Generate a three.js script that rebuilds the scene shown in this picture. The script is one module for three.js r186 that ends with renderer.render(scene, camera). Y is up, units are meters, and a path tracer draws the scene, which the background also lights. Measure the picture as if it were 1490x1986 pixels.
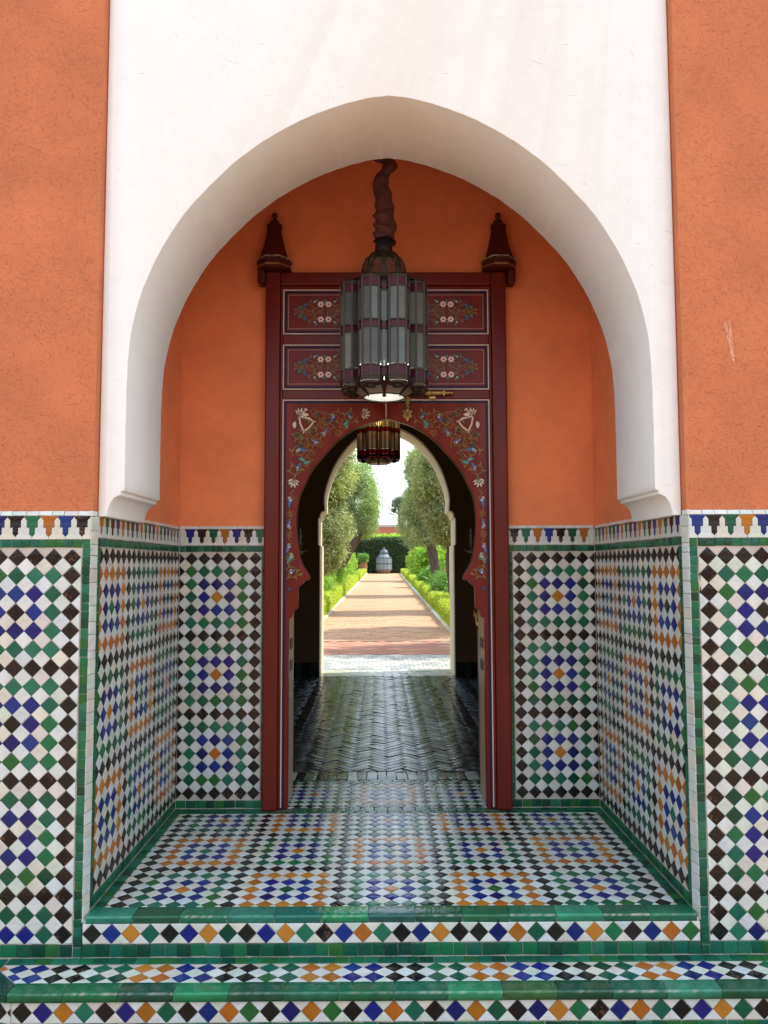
import * as THREE from 'three';
import { mergeGeometries, mergeVertices, toCreasedNormals } from 'three/addons/utils/BufferGeometryUtils.js';
import { RoundedBoxGeometry } from 'three/addons/geometries/RoundedBoxGeometry.js';

// ------------------------------------------------------------------ camera, sky, sun, exposure
const scene = new THREE.Scene();
const camera = new THREE.PerspectiveCamera(67.3, 768 / 1024, 0.05, 900);
camera.rotation.order = 'YXZ';
camera.position.set(-0.0424, 1.3002, 4.2362);
camera.rotation.set(0.0695, -0.0058, -0.0027);
camera.updateMatrixWorld(true); camera.updateProjectionMatrix();
const renderer = new THREE.WebGLRenderer({ antialias: true });
renderer.setSize(768, 1024);
renderer.toneMapping = THREE.LinearToneMapping;
renderer.toneMappingExposure = 1.64;
renderer.shadowMap.enabled = true;

const sunDir = new THREE.Vector3(0.56, 0.8, -0.12).normalize();
{
  const W = 512, H = 256, data = new Float32Array(W * H * 4), d = new THREE.Vector3();
  for (let r = 0; r < H; r++) for (let c = 0; c < W; c++) {
    const el = ((r + 0.5) / H - 0.5) * Math.PI, az = ((c + 0.5) / W - 0.5) * 2 * Math.PI;
    d.set(Math.cos(az) * Math.cos(el), Math.sin(el), Math.sin(az) * Math.cos(el));
    const up = Math.max(0, d.y), haze = Math.exp(-up * 2.6), cs = Math.max(0, d.dot(sunDir));
    const glow = 0.55 * Math.pow(cs, 3) + 0.5 * Math.pow(cs, 24);
    const k = (r * W + c) * 4;
    data[k] = 0.58 + 0.70 * haze + glow * 1.0;
    data[k + 1] = 0.80 + 0.58 * haze + glow * 0.96;
    data[k + 2] = 1.10 + 0.36 * haze + glow * 0.86;
    data[k + 3] = 1;
  }
  const t = new THREE.DataTexture(data, W, H, THREE.RGBAFormat, THREE.FloatType);
  t.mapping = THREE.EquirectangularReflectionMapping; t.magFilter = THREE.LinearFilter; t.needsUpdate = true;
  scene.background = t; scene.environment = t;
}
const sun = new THREE.DirectionalLight(new THREE.Color(1.0, 0.94, 0.84), 3.6);
sun.position.copy(sunDir).multiplyScalar(60); sun.target.position.set(0, 0, -20);
sun.position.add(sun.target.position);
sun.castShadow = true; sun.shadow.mapSize.set(4096, 4096);
Object.assign(sun.shadow.camera, { left: -45, right: 45, top: 45, bottom: -45, near: 1, far: 200 });
scene.add(sun, sun.target);

// ------------------------------------------------------------------ helpers
const V2 = (x, y) => new THREE.Vector2(x, y), V3 = (x, y, z) => new THREE.Vector3(x, y, z);
function rng(seed) { let a = seed >>> 0; return () => { a = (a + 0x6d2b79f5) | 0; let t = Math.imul(a ^ (a >>> 15), 1 | a); t = (t + Math.imul(t ^ (t >>> 7), 61 | t)) ^ t; return ((t ^ (t >>> 14)) >>> 0) / 4294967296; }; }
const R = rng(7);
const rr = (a, b) => a + (b - a) * R();
const hash = (x, y, s) => { let h = Math.imul(x | 0, 374761393) ^ Math.imul(y | 0, 668265263) ^ Math.imul(s | 0, 362437); h = Math.imul(h ^ (h >>> 13), 1274126177); return ((h ^ (h >>> 16)) >>> 0) / 4294967296; };
// value noise that repeats every p cells
function vnoise(x, y, p, s) {
  const xi = Math.floor(x), yi = Math.floor(y), fx = x - xi, fy = y - yi, m = (a) => ((a % p) + p) % p;
  const u = fx * fx * (3 - 2 * fx), v = fy * fy * (3 - 2 * fy);
  const a = hash(m(xi), m(yi), s), b = hash(m(xi + 1), m(yi), s), c = hash(m(xi), m(yi + 1), s), d = hash(m(xi + 1), m(yi + 1), s);
  return a + (b - a) * u + (c - a) * v + (a - b - c + d) * u * v;
}
function fbm(x, y, p, s, oct = 4) { let f = 0, a = 0.5, t = 0; for (let i = 0; i < oct; i++) { f += a * vnoise(x, y, p, s + i); t += a; x *= 2; y *= 2; p *= 2; a *= 0.5; } return f / t; }
const taken = {};
function numbered(name) { taken[name] = (taken[name] ?? -1) + 1; return taken[name] ? name + '_' + String(taken[name]).padStart(3, '0') : name; }
function tag(o, label, category, group, kind) { Object.assign(o.userData, { label, category }); if (group) o.userData.group = group; o.userData.kind = kind || 'thing'; return o; }
function thing(name, label, category, pos = [0, 0, 0], group, kind) { const o = new THREE.Group(); o.name = numbered(name); o.position.set(...pos); scene.add(o); return tag(o, label, category, group, kind); }
function part(parent, name, geo, mat) { const m = new THREE.Mesh(geo, mat); m.name = name; m.castShadow = m.receiveShadow = true; parent.add(m); return m; }
function stuffPart(parent, name, geo, mat) { const m = part(parent, name, geo, mat); m.userData.kind = 'stuff'; return m; }
const clean = (g) => { const n = g.index ? g.toNonIndexed() : g; for (const k of Object.keys(n.attributes)) if (!['position', 'normal', 'uv', 'color'].includes(k)) n.deleteAttribute(k); return n; };
function merge(list) { const gs = list.map(clean), col = gs.every((g) => g.attributes.color); for (const g of gs) if (!col) g.deleteAttribute('color'); return mergeGeometries(gs); }
// planar uv in metres from the main direction of each face
function boxUV(geo, k = 1) {
  const g = geo.index ? geo.toNonIndexed() : geo, p = g.attributes.position, uv = new Float32Array(p.count * 2), a = V3(), b = V3(), c = V3(), n = V3();
  for (let i = 0; i < p.count; i += 3) {
    a.fromBufferAttribute(p, i); b.fromBufferAttribute(p, i + 1); c.fromBufferAttribute(p, i + 2);
    n.copy(b).sub(a).cross(c.clone().sub(a)); const ax = Math.abs(n.x), ay = Math.abs(n.y), az = Math.abs(n.z);
    [a, b, c].forEach((q, j) => { const u = ax > ay && ax > az ? q.z + 0.37 : q.x, v = ay > ax && ay > az ? q.z + 0.21 : q.y; uv[(i + j) * 2] = u * k; uv[(i + j) * 2 + 1] = v * k; });
  }
  g.setAttribute('uv', new THREE.BufferAttribute(uv, 2)); return g;
}
function box(x0, x1, y0, y1, z0, z1) { return boxUV(new THREE.BoxGeometry(x1 - x0, y1 - y0, z1 - z0).translate((x0 + x1) / 2, (y0 + y1) / 2, (z0 + z1) / 2)); }
function rbox(x0, x1, y0, y1, z0, z1, r = 0.003) { return boxUV(new RoundedBoxGeometry(x1 - x0, y1 - y0, z1 - z0, 2, r).translate((x0 + x1) / 2, (y0 + y1) / 2, (z0 + z1) / 2)); }
function shapeOf(pts) { const s = new THREE.Shape(); pts.forEach(([x, y], i) => (i ? s.lineTo(x, y) : s.moveTo(x, y))); return s; }
function slab(shape, z0, z1, bevel = 0, curve = 10) {
  const g = new THREE.ExtrudeGeometry(shape, { depth: z1 - z0 - 2 * bevel, bevelEnabled: bevel > 0, bevelThickness: bevel, bevelSize: bevel, bevelOffset: -bevel, bevelSegments: 2, curveSegments: curve });
  g.translate(0, 0, z0 + bevel); return g;
}
function smooth(pts, n, closed = false) { return new THREE.CatmullRomCurve3(pts.map(([x, y]) => V3(x, y, 0)), closed, 'centripetal').getPoints(n).map((p) => [p.x, p.y]); }
function tube(pts, radii, seg = 12, bumpy = 0, seed = 1) {        // tapered, slightly gnarled tube along a curve
  const curve = new THREE.CatmullRomCurve3(pts.map((p) => V3(...p))), n = Math.max(8, pts.length * 5), fr = curve.computeFrenetFrames(n), pos = [], uv = [], idx = [];
  let len = 0; const total = curve.getLength();
  for (let i = 0; i <= n; i++) {
    const t = i / n, c = curve.getPointAt(t), f = t * (radii.length - 1), k = Math.min(radii.length - 2, Math.floor(f)), rad = radii[k] + (radii[k + 1] - radii[k]) * (f - k);
    for (let j = 0; j <= seg; j++) {
      const a = (j / seg) * 2 * Math.PI, q = rad * (1 + bumpy * (2 * fbm(3 + 2 * Math.cos(a) + seed, 3 + 2 * Math.sin(a) + t * total * 2, 64, seed) - 1));
      const v = c.clone().addScaledVector(fr.normals[i], Math.cos(a) * q).addScaledVector(fr.binormals[i], Math.sin(a) * q);
      pos.push(v.x, v.y, v.z); uv.push((j / seg) * rad * 6.3, t * total);
    }
  }
  for (let i = 0; i < n; i++) for (let j = 0; j < seg; j++) { const a = i * (seg + 1) + j, b = a + seg + 1; idx.push(a, b, a + 1, b, b + 1, a + 1); }
  const g = new THREE.BufferGeometry(); g.setAttribute('position', new THREE.Float32BufferAttribute(pos, 3)); g.setAttribute('uv', new THREE.Float32BufferAttribute(uv, 2)); g.setIndex(idx); g.computeVertexNormals(); return g;
}
function bar(a, b, w) { const A = V3(...a), B = V3(...b), g = new THREE.BoxGeometry(w, w, A.distanceTo(B)); g.lookAt(B.clone().sub(A)); g.translate((A.x + B.x) / 2, (A.y + B.y) / 2, (A.z + B.z) / 2); return g; }

// ------------------------------------------------------------------ textures
const texs = {};
function field(n, f, srgb) { const d = new Uint8Array(n * n * 4); for (let y = 0; y < n; y++) for (let x = 0; x < n; x++) { const v = f(x / n, y / n, x, y), k = (y * n + x) * 4; if (v.length) { d[k] = v[0]; d[k + 1] = v[1]; d[k + 2] = v[2]; } else d[k] = d[k + 1] = d[k + 2] = Math.max(0, Math.min(255, v * 255)); d[k + 3] = 255; } const t = new THREE.DataTexture(d, n, n); return finish(t, srgb); }
function finish(t, srgb) { t.wrapS = t.wrapT = THREE.RepeatWrapping; t.magFilter = THREE.LinearFilter; t.minFilter = THREE.LinearMipmapLinearFilter; t.generateMipmaps = true; if (srgb) t.colorSpace = THREE.SRGBColorSpace; t.needsUpdate = true; return t; }
function rep(t, perMetre, vy = perMetre) { const c = t.clone(); c.repeat.set(perMetre, vy); c.needsUpdate = true; return c; }
function canvasTex(w, h, draw, srgb) { const c = document.createElement('canvas'); c.width = w; c.height = h; draw(c.getContext('2d'), w, h); return finish(new THREE.CanvasTexture(c), srgb); }

texs.glazeBump = field(256, (x, y) => 0.7 * fbm(x * 5, y * 5, 5, 3, 3) + 0.3 * fbm(x * 20, y * 20, 20, 9, 2));
texs.mottle = field(512, (x, y) => { const a = fbm(x * 6, y * 6, 6, 21, 4), b = vnoise(x * 90, y * 90, 90, 5); return 0.74 + 0.34 * a - (b > 0.93 ? 0.25 * (b - 0.93) / 0.07 : 0); });
texs.speck = field(512, (x, y) => { const a = fbm(x * 7, y * 7, 7, 31, 4), b = fbm(x * 30, y * 30, 30, 77, 3), w = Math.max(0, Math.min(1, (a - 0.6) * 9)) * Math.max(0, Math.min(1, (b - 0.46) * 10)); const m = 0.75 + 0.3 * a; return [46 * m + w * 110, 43 * m + w * 72, 43 * m + w * 45]; }, true);
// rough trowelled plaster: drag marks and pits
function plasterHeight(n, strokes, seed, dark, grain, thr, size, color = false) {
  return canvasTex(n, n, (g) => {
    const r = rng(seed), im = g.createImageData(n, n);
    for (let y = 0; y < n; y++) for (let x = 0; x < n; x++) { const f = fbm(x / n * 9, y / n * 9, 9, seed, 4), v = color ? 232 + 30 * (f - 0.5) : 128 + 60 * (f - 0.5) + grain * (vnoise(x / n * 170, y / n * 170, 170, seed + 9) - 0.5), k = (y * n + x) * 4; im.data[k] = im.data[k + 1] = im.data[k + 2] = v; im.data[k + 3] = 255; }
    g.putImageData(im, 0, 0); g.lineCap = 'round';
    for (let i = 0; i < strokes; i++) {
      const x = r() * n, y = r() * n;
      if (fbm(x / n * 5, y / n * 5, 5, seed + 3, 2) < thr + 0.3 * r()) continue;
      const a = (fbm(x / n * 4, y / n * 4, 4, seed + 5, 2) * 2.4 - 0.6 + 0.9 * (r() - 0.5)) * Math.PI, l = n * size * (r() < 0.7 ? 0.0004 + 0.0022 * r() : 0.003 + 0.009 * r() * r()), b = 0.9 * (r() - 0.5), w = 0.6 + 1.6 * r();
      for (const [ox, oy] of [[0, 0], [n, 0], [-n, 0], [0, n], [0, -n]]) {
        const X = x + ox, Y = y + oy; if (X < -40 || Y < -40 || X > n + 40 || Y > n + 40) continue;
        const dk = dark * (0.5 + 0.5 * r()); for (const [dx, dy, c, al, ww] of color ? [[0, 0, '70,40,30', dk, w]] : [[w * 0.7, -w * 1.0, '255,255,255', 0.26, w * 1.3], [0, 0, '0,0,0', dk, w]]) {
          g.strokeStyle = `rgba(${c},${al})`; g.lineWidth = ww; g.beginPath(); g.moveTo(X + dx, Y + dy);
          g.quadraticCurveTo(X + dx + Math.cos(a + b) * l, Y + dy + Math.sin(a + b) * l, X + dx + Math.cos(a) * l * 2, Y + dy + Math.sin(a) * l * 2); g.stroke();
        }
      }
    }
  }, color);
}
texs.rough = plasterHeight(2048, 42000, 11, 0.62, 26, 0.10, 1);
texs.roughColor = plasterHeight(2048, 42000, 11, 0.055, 22, 0.10, 1, true);
texs.soft = plasterHeight(1024, 700, 47, 0.26, 7, 0.30, 1.9);
texs.stain = field(512, (x, y) => { const a = fbm(x * 4, y * 4, 4, 61, 5), b = fbm(x * 24, y * 24, 24, 15, 3); return 0.70 + 0.30 * a + 0.13 * b; });
texs.wash = field(512, (x, y) => 0.93 + 0.05 * fbm(x * 5, y * 5, 5, 161, 4) + 0.05 * fbm(x * 40, y * 40, 40, 163, 2));
texs.wood = field(512, (x, y) => { const a = fbm(x * 60, y * 3, 60, 91, 4), b = fbm(x * 8, y * 4, 8, 92, 3); return 0.62 + 0.3 * a + 0.22 * b; });
texs.fine = field(512, (x, y) => 0.5 * fbm(x * 60, y * 60, 60, 33, 3) + 0.5 * fbm(x * 12, y * 12, 12, 35, 3));
texs.gravel = field(1024, (x, y) => { const a = fbm(x * 8, y * 8, 8, 71, 4), b = vnoise(x * 200, y * 200, 200, 73), c = vnoise(x * 90, y * 90, 90, 75); const v = 0.62 + 0.28 * a + 0.30 * (b - 0.5) + 0.22 * (c - 0.5); return [238 * v, 192 * v, 152 * v]; }, true);
texs.bark = field(512, (x, y) => { const a = fbm(x * 18, y * 5, 18, 81, 4); return 0.35 + 0.75 * a; });

// ------------------------------------------------------------------ materials
const std = (o) => (o.specularIntensity === undefined ? new THREE.MeshStandardMaterial(o) : new THREE.MeshPhysicalMaterial(o));
const rgb = (r, g, b) => new THREE.Color().setRGB(r, g, b);
const M = {};
M.orange = std({ color: rgb(0.68, 0.208, 0.080), roughness: 0.9, map: rep(texs.roughColor, 0.62), bumpMap: rep(texs.rough, 0.62), bumpScale: 0.0055 });
M.orangeSmooth = std({ color: rgb(0.84, 0.255, 0.092), roughness: 0.85, map: rep(texs.stain, 0.8), bumpMap: rep(texs.soft, 0.9), bumpScale: 0.008 });
M.white = std({ color: rgb(0.835, 0.835, 0.79), roughness: 0.85, map: rep(texs.wash, 0.5), bumpMap: rep(texs.soft, 0.8), bumpScale: 0.010 });
M.cream = std({ color: rgb(0.80, 0.69, 0.44), roughness: 0.8, map: rep(texs.stain, 0.6), bumpMap: rep(texs.soft, 1), bumpScale: 0.003 });
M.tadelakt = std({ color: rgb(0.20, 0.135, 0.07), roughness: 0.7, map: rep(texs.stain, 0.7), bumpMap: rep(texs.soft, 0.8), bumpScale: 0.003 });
M.grout = std({ color: rgb(0.56, 0.50, 0.42), roughness: 0.95, map: rep(texs.mottle, 2), bumpMap: rep(texs.fine, 4), bumpScale: 0.001 });
M.groutDark = std({ color: rgb(0.17, 0.145, 0.12), roughness: 0.9, map: rep(texs.mottle, 2), bumpMap: rep(texs.fine, 4), bumpScale: 0.001 });
M.red = std({ specularIntensity: 0.45, color: rgb(0.148, 0.0155, 0.0092), roughness: 0.32, map: rep(texs.wood, 1.1, 0.8), bumpMap: rep(texs.wood, 1.1, 0.8), bumpScale: 0.0012 });
M.redDark = std({ specularIntensity: 0.45, color: rgb(0.085, 0.012, 0.01), roughness: 0.42, map: rep(texs.wood, 1.4, 0.9) });
M.whitePaint = std({ color: rgb(0.62, 0.53, 0.43), roughness: 0.45, map: rep(texs.mottle, 3) });
M.bluePaint = std({ specularIntensity: 0.4, color: rgb(0.006, 0.013, 0.062), roughness: 0.4, map: rep(texs.mottle, 3) });
M.paleWood = std({ color: rgb(0.62, 0.44, 0.30), roughness: 0.4, map: rep(texs.wood, 1.2, 0.8) });
M.brass = std({ color: rgb(0.42, 0.29, 0.10), roughness: 0.36, metalness: 0.9, map: rep(texs.mottle, 5), bumpMap: rep(texs.fine, 8), bumpScale: 0.0006 });
M.iron = std({ color: rgb(0.10, 0.075, 0.055), roughness: 0.45, metalness: 0.7, map: rep(texs.mottle, 5) });
M.tin = std({ color: rgb(0.055, 0.042, 0.030), roughness: 0.42, metalness: 0.6, map: rep(texs.mottle, 6), bumpMap: rep(texs.fine, 8), bumpScale: 0.0008 });

// glaze palette: several firings of each colour
const PAL = {
  white: [[0.66, 0.68, 0.63], [0.68, 0.65, 0.54], [0.60, 0.66, 0.58], [0.61, 0.66, 0.65], [0.68, 0.69, 0.65], [0.64, 0.60, 0.54], [0.62, 0.67, 0.56], [0.66, 0.69, 0.66]],
  black: [[0.008, 0.008, 0.008], [0.014, 0.011, 0.009], [0.012, 0.013, 0.009], [0.007, 0.007, 0.009], [0.018, 0.013, 0.011]],
  green: [[0.006, 0.085, 0.042], [0.010, 0.140, 0.055], [0.008, 0.110, 0.070], [0.004, 0.055, 0.030], [0.018, 0.150, 0.085], [0.020, 0.120, 0.030], [0.007, 0.095, 0.050]],
  blue: [[0.007, 0.015, 0.165], [0.006, 0.011, 0.100], [0.009, 0.030, 0.200], [0.014, 0.014, 0.150], [0.010, 0.040, 0.190], [0.006, 0.020, 0.140]],
  gold: [[0.44, 0.165, 0.014], [0.36, 0.125, 0.012], [0.48, 0.190, 0.022], [0.40, 0.120, 0.014]],
};
const glaze = {};
for (const [k, list] of Object.entries(PAL)) glaze[k] = list.map((c, i) => std({ specularIntensity: k === 'white' ? 1 : 0.72, color: rgb(...c), roughness: (k === 'white' ? 0.2 : 0.13) + 0.03 * (i % 3), map: k === 'black' && i % 2 ? rep(texs.speck, 5) : rep(texs.mottle, 4), bumpMap: rep(texs.glazeBump, 8), bumpScale: 0.0020 }));
for (const i of [1, 3]) glaze.black[i].color.setRGB(0.30, 0.27, 0.25);
const glazeMixed = std({ color: 0xffffff, vertexColors: true, roughness: 0.17, map: rep(texs.mottle, 4), bumpMap: rep(texs.glazeBump, 8), bumpScale: 0.0020 });
const glossOf = (k) => glaze[k][Math.floor(R() * glaze[k].length)];

// ------------------------------------------------------------------ tiles
// A plate with a convex outline, pillowed edges and a slightly uneven glaze; outline counter-clockwise, top face at z = 0.
function tileGeo(poly, t = 0.006, bev = 0.0022, s = 0) {
  const q = rng(1000 + s), n = poly.length, c = poly.reduce((a, p) => [a[0] + p[0] / n, a[1] + p[1] / n], [0, 0]), inn = inset(poly, bev) ?? poly.map(([x, y]) => [c[0] + (x - c[0]) * 0.8, c[1] + (y - c[1]) * 0.8]);
  const pos = [], nor = [], uv = [], ou = q() * 3, ov = q() * 3;
  const put = (x, y, z, nx, ny, nz) => { const l = Math.hypot(nx, ny, nz); pos.push(x, y, z); nor.push(nx / l, ny / l, nz / l); uv.push(x + ou, y + ov); };
  const out = (p) => { const dx = p[0] - c[0], dy = p[1] - c[1], l = Math.hypot(dx, dy) || 1; return [dx / l, dy / l]; };
  for (let i = 0; i < n; i++) {
    const j = (i + 1) % n, a = poly[i], b = poly[j], A = inn[i], B = inn[j], ex = b[0] - a[0], ey = b[1] - a[1], el = Math.hypot(ex, ey) || 1, nx = ey / el, ny = -ex / el, oA = out(A), oB = out(B);
    put(a[0], a[1], -t, nx, ny, 0); put(b[0], b[1], -t, nx, ny, 0); put(b[0], b[1], -bev * 0.7, nx, ny, 0);
    put(a[0], a[1], -t, nx, ny, 0); put(b[0], b[1], -bev * 0.7, nx, ny, 0); put(a[0], a[1], -bev * 0.7, nx, ny, 0);
    put(a[0], a[1], -bev * 0.7, nx, ny, 0.7); put(b[0], b[1], -bev * 0.7, nx, ny, 0.7); put(B[0], B[1], 0, oB[0] * 0.05, oB[1] * 0.05, 1);
    put(a[0], a[1], -bev * 0.7, nx, ny, 0.7); put(B[0], B[1], 0, oB[0] * 0.05, oB[1] * 0.05, 1); put(A[0], A[1], 0, oA[0] * 0.05, oA[1] * 0.05, 1);
    put(A[0], A[1], 0, oA[0] * 0.05, oA[1] * 0.05, 1); put(B[0], B[1], 0, oB[0] * 0.05, oB[1] * 0.05, 1); put(c[0], c[1], 0.0003, 0, 0, 1);
  }
  const g = new THREE.BufferGeometry();
  g.setAttribute('position', new THREE.Float32BufferAttribute(pos, 3)); g.setAttribute('normal', new THREE.Float32BufferAttribute(nor, 3)); g.setAttribute('uv', new THREE.Float32BufferAttribute(uv, 2));
  return g;
}
function area(p) { let a = 0; p.forEach((v, i) => { const w = p[(i + 1) % p.length]; a += v[0] * w[1] - w[0] * v[1]; }); return a / 2; }
function inset(poly, d) {
  const n = poly.length, out = [];
  for (let i = 0; i < n; i++) {
    const p = poly[(i + n - 1) % n], q = poly[i], r = poly[(i + 1) % n], e1 = [q[0] - p[0], q[1] - p[1]], e2 = [r[0] - q[0], r[1] - q[1]], l1 = Math.hypot(...e1), l2 = Math.hypot(...e2);
    if (l1 < 1e-5 || l2 < 1e-5) return null;
    const n1 = [-e1[1] / l1, e1[0] / l1], n2 = [-e2[1] / l2, e2[0] / l2], k = 1 + n1[0] * n2[0] + n1[1] * n2[1]; if (k < 0.08) return null;
    out.push([q[0] + (d * (n1[0] + n2[0])) / k, q[1] + (d * (n1[1] + n2[1])) / k]);
  }
  for (let i = 0; i < n; i++) { const j = (i + 1) % n; if ((poly[j][0] - poly[i][0]) * (out[j][0] - out[i][0]) + (poly[j][1] - poly[i][1]) * (out[j][1] - out[i][1]) <= 0) return null; }
  return out;
}
function clipTo(poly, r) {            // keep what lies inside the rectangle [u0,u1,v0,v1]
  const cut = (p, f) => { const o = []; p.forEach((a, i) => { const b = p[(i + 1) % p.length], fa = f(a), fb = f(b); if (fa >= 0) o.push(a); if (fa * fb < 0) { const t = fa / (fa - fb); o.push([a[0] + (b[0] - a[0]) * t, a[1] + (b[1] - a[1]) * t]); } }); return o; };
  let p = cut(poly, (a) => a[0] - r[0]); p = p.length ? cut(p, (a) => r[1] - a[0]) : p; p = p.length ? cut(p, (a) => a[1] - r[2]) : p; p = p.length ? cut(p, (a) => r[3] - a[1]) : p; for (const [a, b, c] of r[4] ?? []) p = p.length ? cut(p, (q) => a * q[0] + b * q[1] + c) : p;
  return p.filter((a, i) => { const b = p[(i + 1) % p.length]; return Math.hypot(a[0] - b[0], a[1] - b[1]) > 1e-4; });
}
const plane = (o, u, v) => { const U = V3(...u), W = V3(...v), N = U.clone().cross(W), m = new THREE.Matrix4().makeBasis(U, W, N); return { o: V3(...o), U, W, N, q: new THREE.Quaternion().setFromRotationMatrix(m) }; };
const D = 0.07, GAP = 0.0009;
const diamonds = Array.from({ length: 10 }, (_, k) => { const q = rng(50 + k), h = D / 2 - GAP * 1.42, j = () => (q() - 0.5) * 0.0014; const p = [[h + j(), j()], [j(), h + j()], [-h + j(), j()], [j(), -h + j()]];
  if (k > 6) { const i = k - 7, a = p[(i + 3) % 4], c = p[i], e = p[(i + 1) % 4], f = 0.10 + 0.08 * q(), g = 0.06 + 0.1 * q(); p.splice(i, 1, [c[0] + (a[0] - c[0]) * f, c[1] + (a[1] - c[1]) * f], [c[0] + (e[0] - c[0]) * g, c[1] + (e[1] - c[1]) * g]); }    // a chipped corner
  return tileGeo(p, 0.006, 0.0018, k); });
const specs = new Map();              // parent -> tiles waiting to be built, so that the nearest become parts and the rest one mass
function addTile(parent, name, P, u, v, geo, color, wob = 1, lift = 0) {
  const pos = P.o.clone().addScaledVector(P.U, u).addScaledVector(P.W, v).addScaledVector(P.N, lift + (R() - 0.5) * 0.0012 * wob).addScaledVector(P.U, (R() - 0.5) * 0.0016 * wob).addScaledVector(P.W, (R() - 0.5) * 0.0016 * wob);
  const q = P.q.clone().multiply(new THREE.Quaternion().setFromEuler(new THREE.Euler((R() - 0.5) * 0.044 * wob, (R() - 0.5) * 0.044 * wob, (R() - 0.5) * 0.045 * wob)));
  const k = Math.floor(R() * glaze[color].length);
  if (!specs.has(parent)) specs.set(parent, {});
  (specs.get(parent)[name] ??= []).push({ pos, q, geo, color, k });
}
function flushTiles(parent, most = 300) {
  const world = V3(), all = specs.get(parent) ?? {}; specs.delete(parent); parent.updateMatrixWorld(true);
  for (const [name, list] of Object.entries(all)) {
    for (const s of list) { world.copy(s.pos).applyMatrix4(parent.matrixWorld); const n = world.clone().project(camera), d = world.distanceTo(camera.position); s.score = d + (Math.abs(n.x) > 1.04 || Math.abs(n.y) > 1.04 ? 50 : 0); }
    list.sort((a, b) => a.score - b.score);
    const keep = list.filter((s, i) => i < most && s.score < 40), rest = list.filter((s) => !keep.includes(s));
    for (const s of keep) { const m = part(parent, name, s.geo, glaze[s.color][s.k]); m.position.copy(s.pos); m.quaternion.copy(s.q); }
    if (rest.length) {
      const gs = rest.map((s) => { const g = s.geo.clone(); g.applyMatrix4(new THREE.Matrix4().compose(s.pos, s.q, V3(1, 1, 1))); const c = PAL[s.color][s.k], n = g.attributes.position.count, a = new Float32Array(n * 3); for (let i = 0; i < n; i++) a.set(c, i * 3); g.setAttribute('color', new THREE.BufferAttribute(a, 3)); return g; });
      stuffPart(parent, name + '_field', mergeGeometries(gs), glazeMixed);
    }
  }
}
let tileSeed = 5000;
// a chequer of square tiles set on their corners, cut to the rectangle r; color(i, j) for the coloured ones
function chequer(parent, P, r, cu, cv, color, dx = D, dy = D, wob = 1) {
  const hx = dx / 2, hy = dy / 2, std_ = Math.abs(dx - D) < 1e-6 && Math.abs(dy - D) < 1e-6;
  const i0 = Math.floor((r[0] - cu) / dx) - 1, i1 = Math.ceil((r[1] - cu) / dx) + 1, j0 = Math.floor((cv - r[3]) / dy) - 1, j1 = Math.ceil((cv - r[2]) / dy) + 1;
  for (let j = j0; j <= j1; j++) for (let i = i0; i <= i1; i++) for (const w of [0, 1]) {
    const u = cu + (i + w / 2) * dx, v = cv - (j + w / 2) * dy;
    if (u + hx < r[0] || u - hx > r[1] || v + hy < r[2] || v - hy > r[3]) continue;
    const full = [[u + hx, v], [u, v + hy], [u - hx, v], [u, v - hy]], whole = u + hx <= r[1] + 2e-3 && u - hx >= r[0] - 2e-3 && v + hy <= r[3] + 2e-3 && v - hy >= r[2] - 2e-3 && (r[4] ?? []).every(([a, b, c]) => full.every((q) => a * q[0] + b * q[1] + c >= -1e-3));
    const col = w ? 'white' : color(i, j), name = w ? 'white_tile' : 'glazed_tile';
    if (whole && std_) { addTile(parent, name, P, u, v, diamonds[R() < 0.14 ? 7 + Math.floor(R() * 3) : Math.floor(R() * 7)], col, wob); continue; }
    const p = whole ? full : clipTo(full, r); if (p.length < 3 || Math.abs(area(p)) < dx * dy * 0.03) continue;
    const q = inset(p, GAP); if (!q) continue;
    const c = q.reduce((a, b) => [a[0] + b[0] / q.length, a[1] + b[1] / q.length], [0, 0]);
    addTile(parent, name, P, c[0], c[1], tileGeo(q.map(([x, y]) => [x - c[0] + (R() - 0.5) * 0.0008, y - c[1] + (R() - 0.5) * 0.0008]), 0.006, 0.0016, tileSeed++), col, wob);
  }
}
// a run of rectangular tiles from (u0,v0) to (u1,v1), along u or along v
function run(parent, name, P, u0, u1, v0, v1, pitch, color = 'green', along = 'u', opt = {}) {
  const L = along === 'u' ? u1 - u0 : v1 - v0, n = Math.max(1, Math.round(L / pitch)); let edge = 0; const cuts = [0];
  for (let i = 1; i < n; i++) cuts.push((i + (R() - 0.5) * (opt.jitter ?? 0.16)) * L / n); cuts.push(L);
  for (let i = 0; i < n; i++) {
    const a = cuts[i] + 0.0008, b = cuts[i + 1] - 0.0008, m = (a + b) / 2, h = (b - a) / 2, w = (along === 'u' ? v1 - v0 : u1 - u0) / 2 - 0.0007;
    const q = () => (R() - 0.5) * 0.0012, [hx, hy] = along === 'u' ? [h, w] : [w, h];
    const g = tileGeo([[hx + q(), -hy + q()], [hx + q(), hy + q()], [-hx + q(), hy + q()], [-hx + q(), -hy + q()]], opt.t ?? 0.006, 0.0022, tileSeed++);
    addTile(parent, name, P, along === 'u' ? u0 + m : (u0 + u1) / 2, along === 'u' ? (v0 + v1) / 2 : v0 + m, g, Array.isArray(color) ? color[(i + (opt.shift ?? 0)) % color.length] : color, opt.wob ?? 1, opt.lift ?? 0);
  }
}
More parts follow.
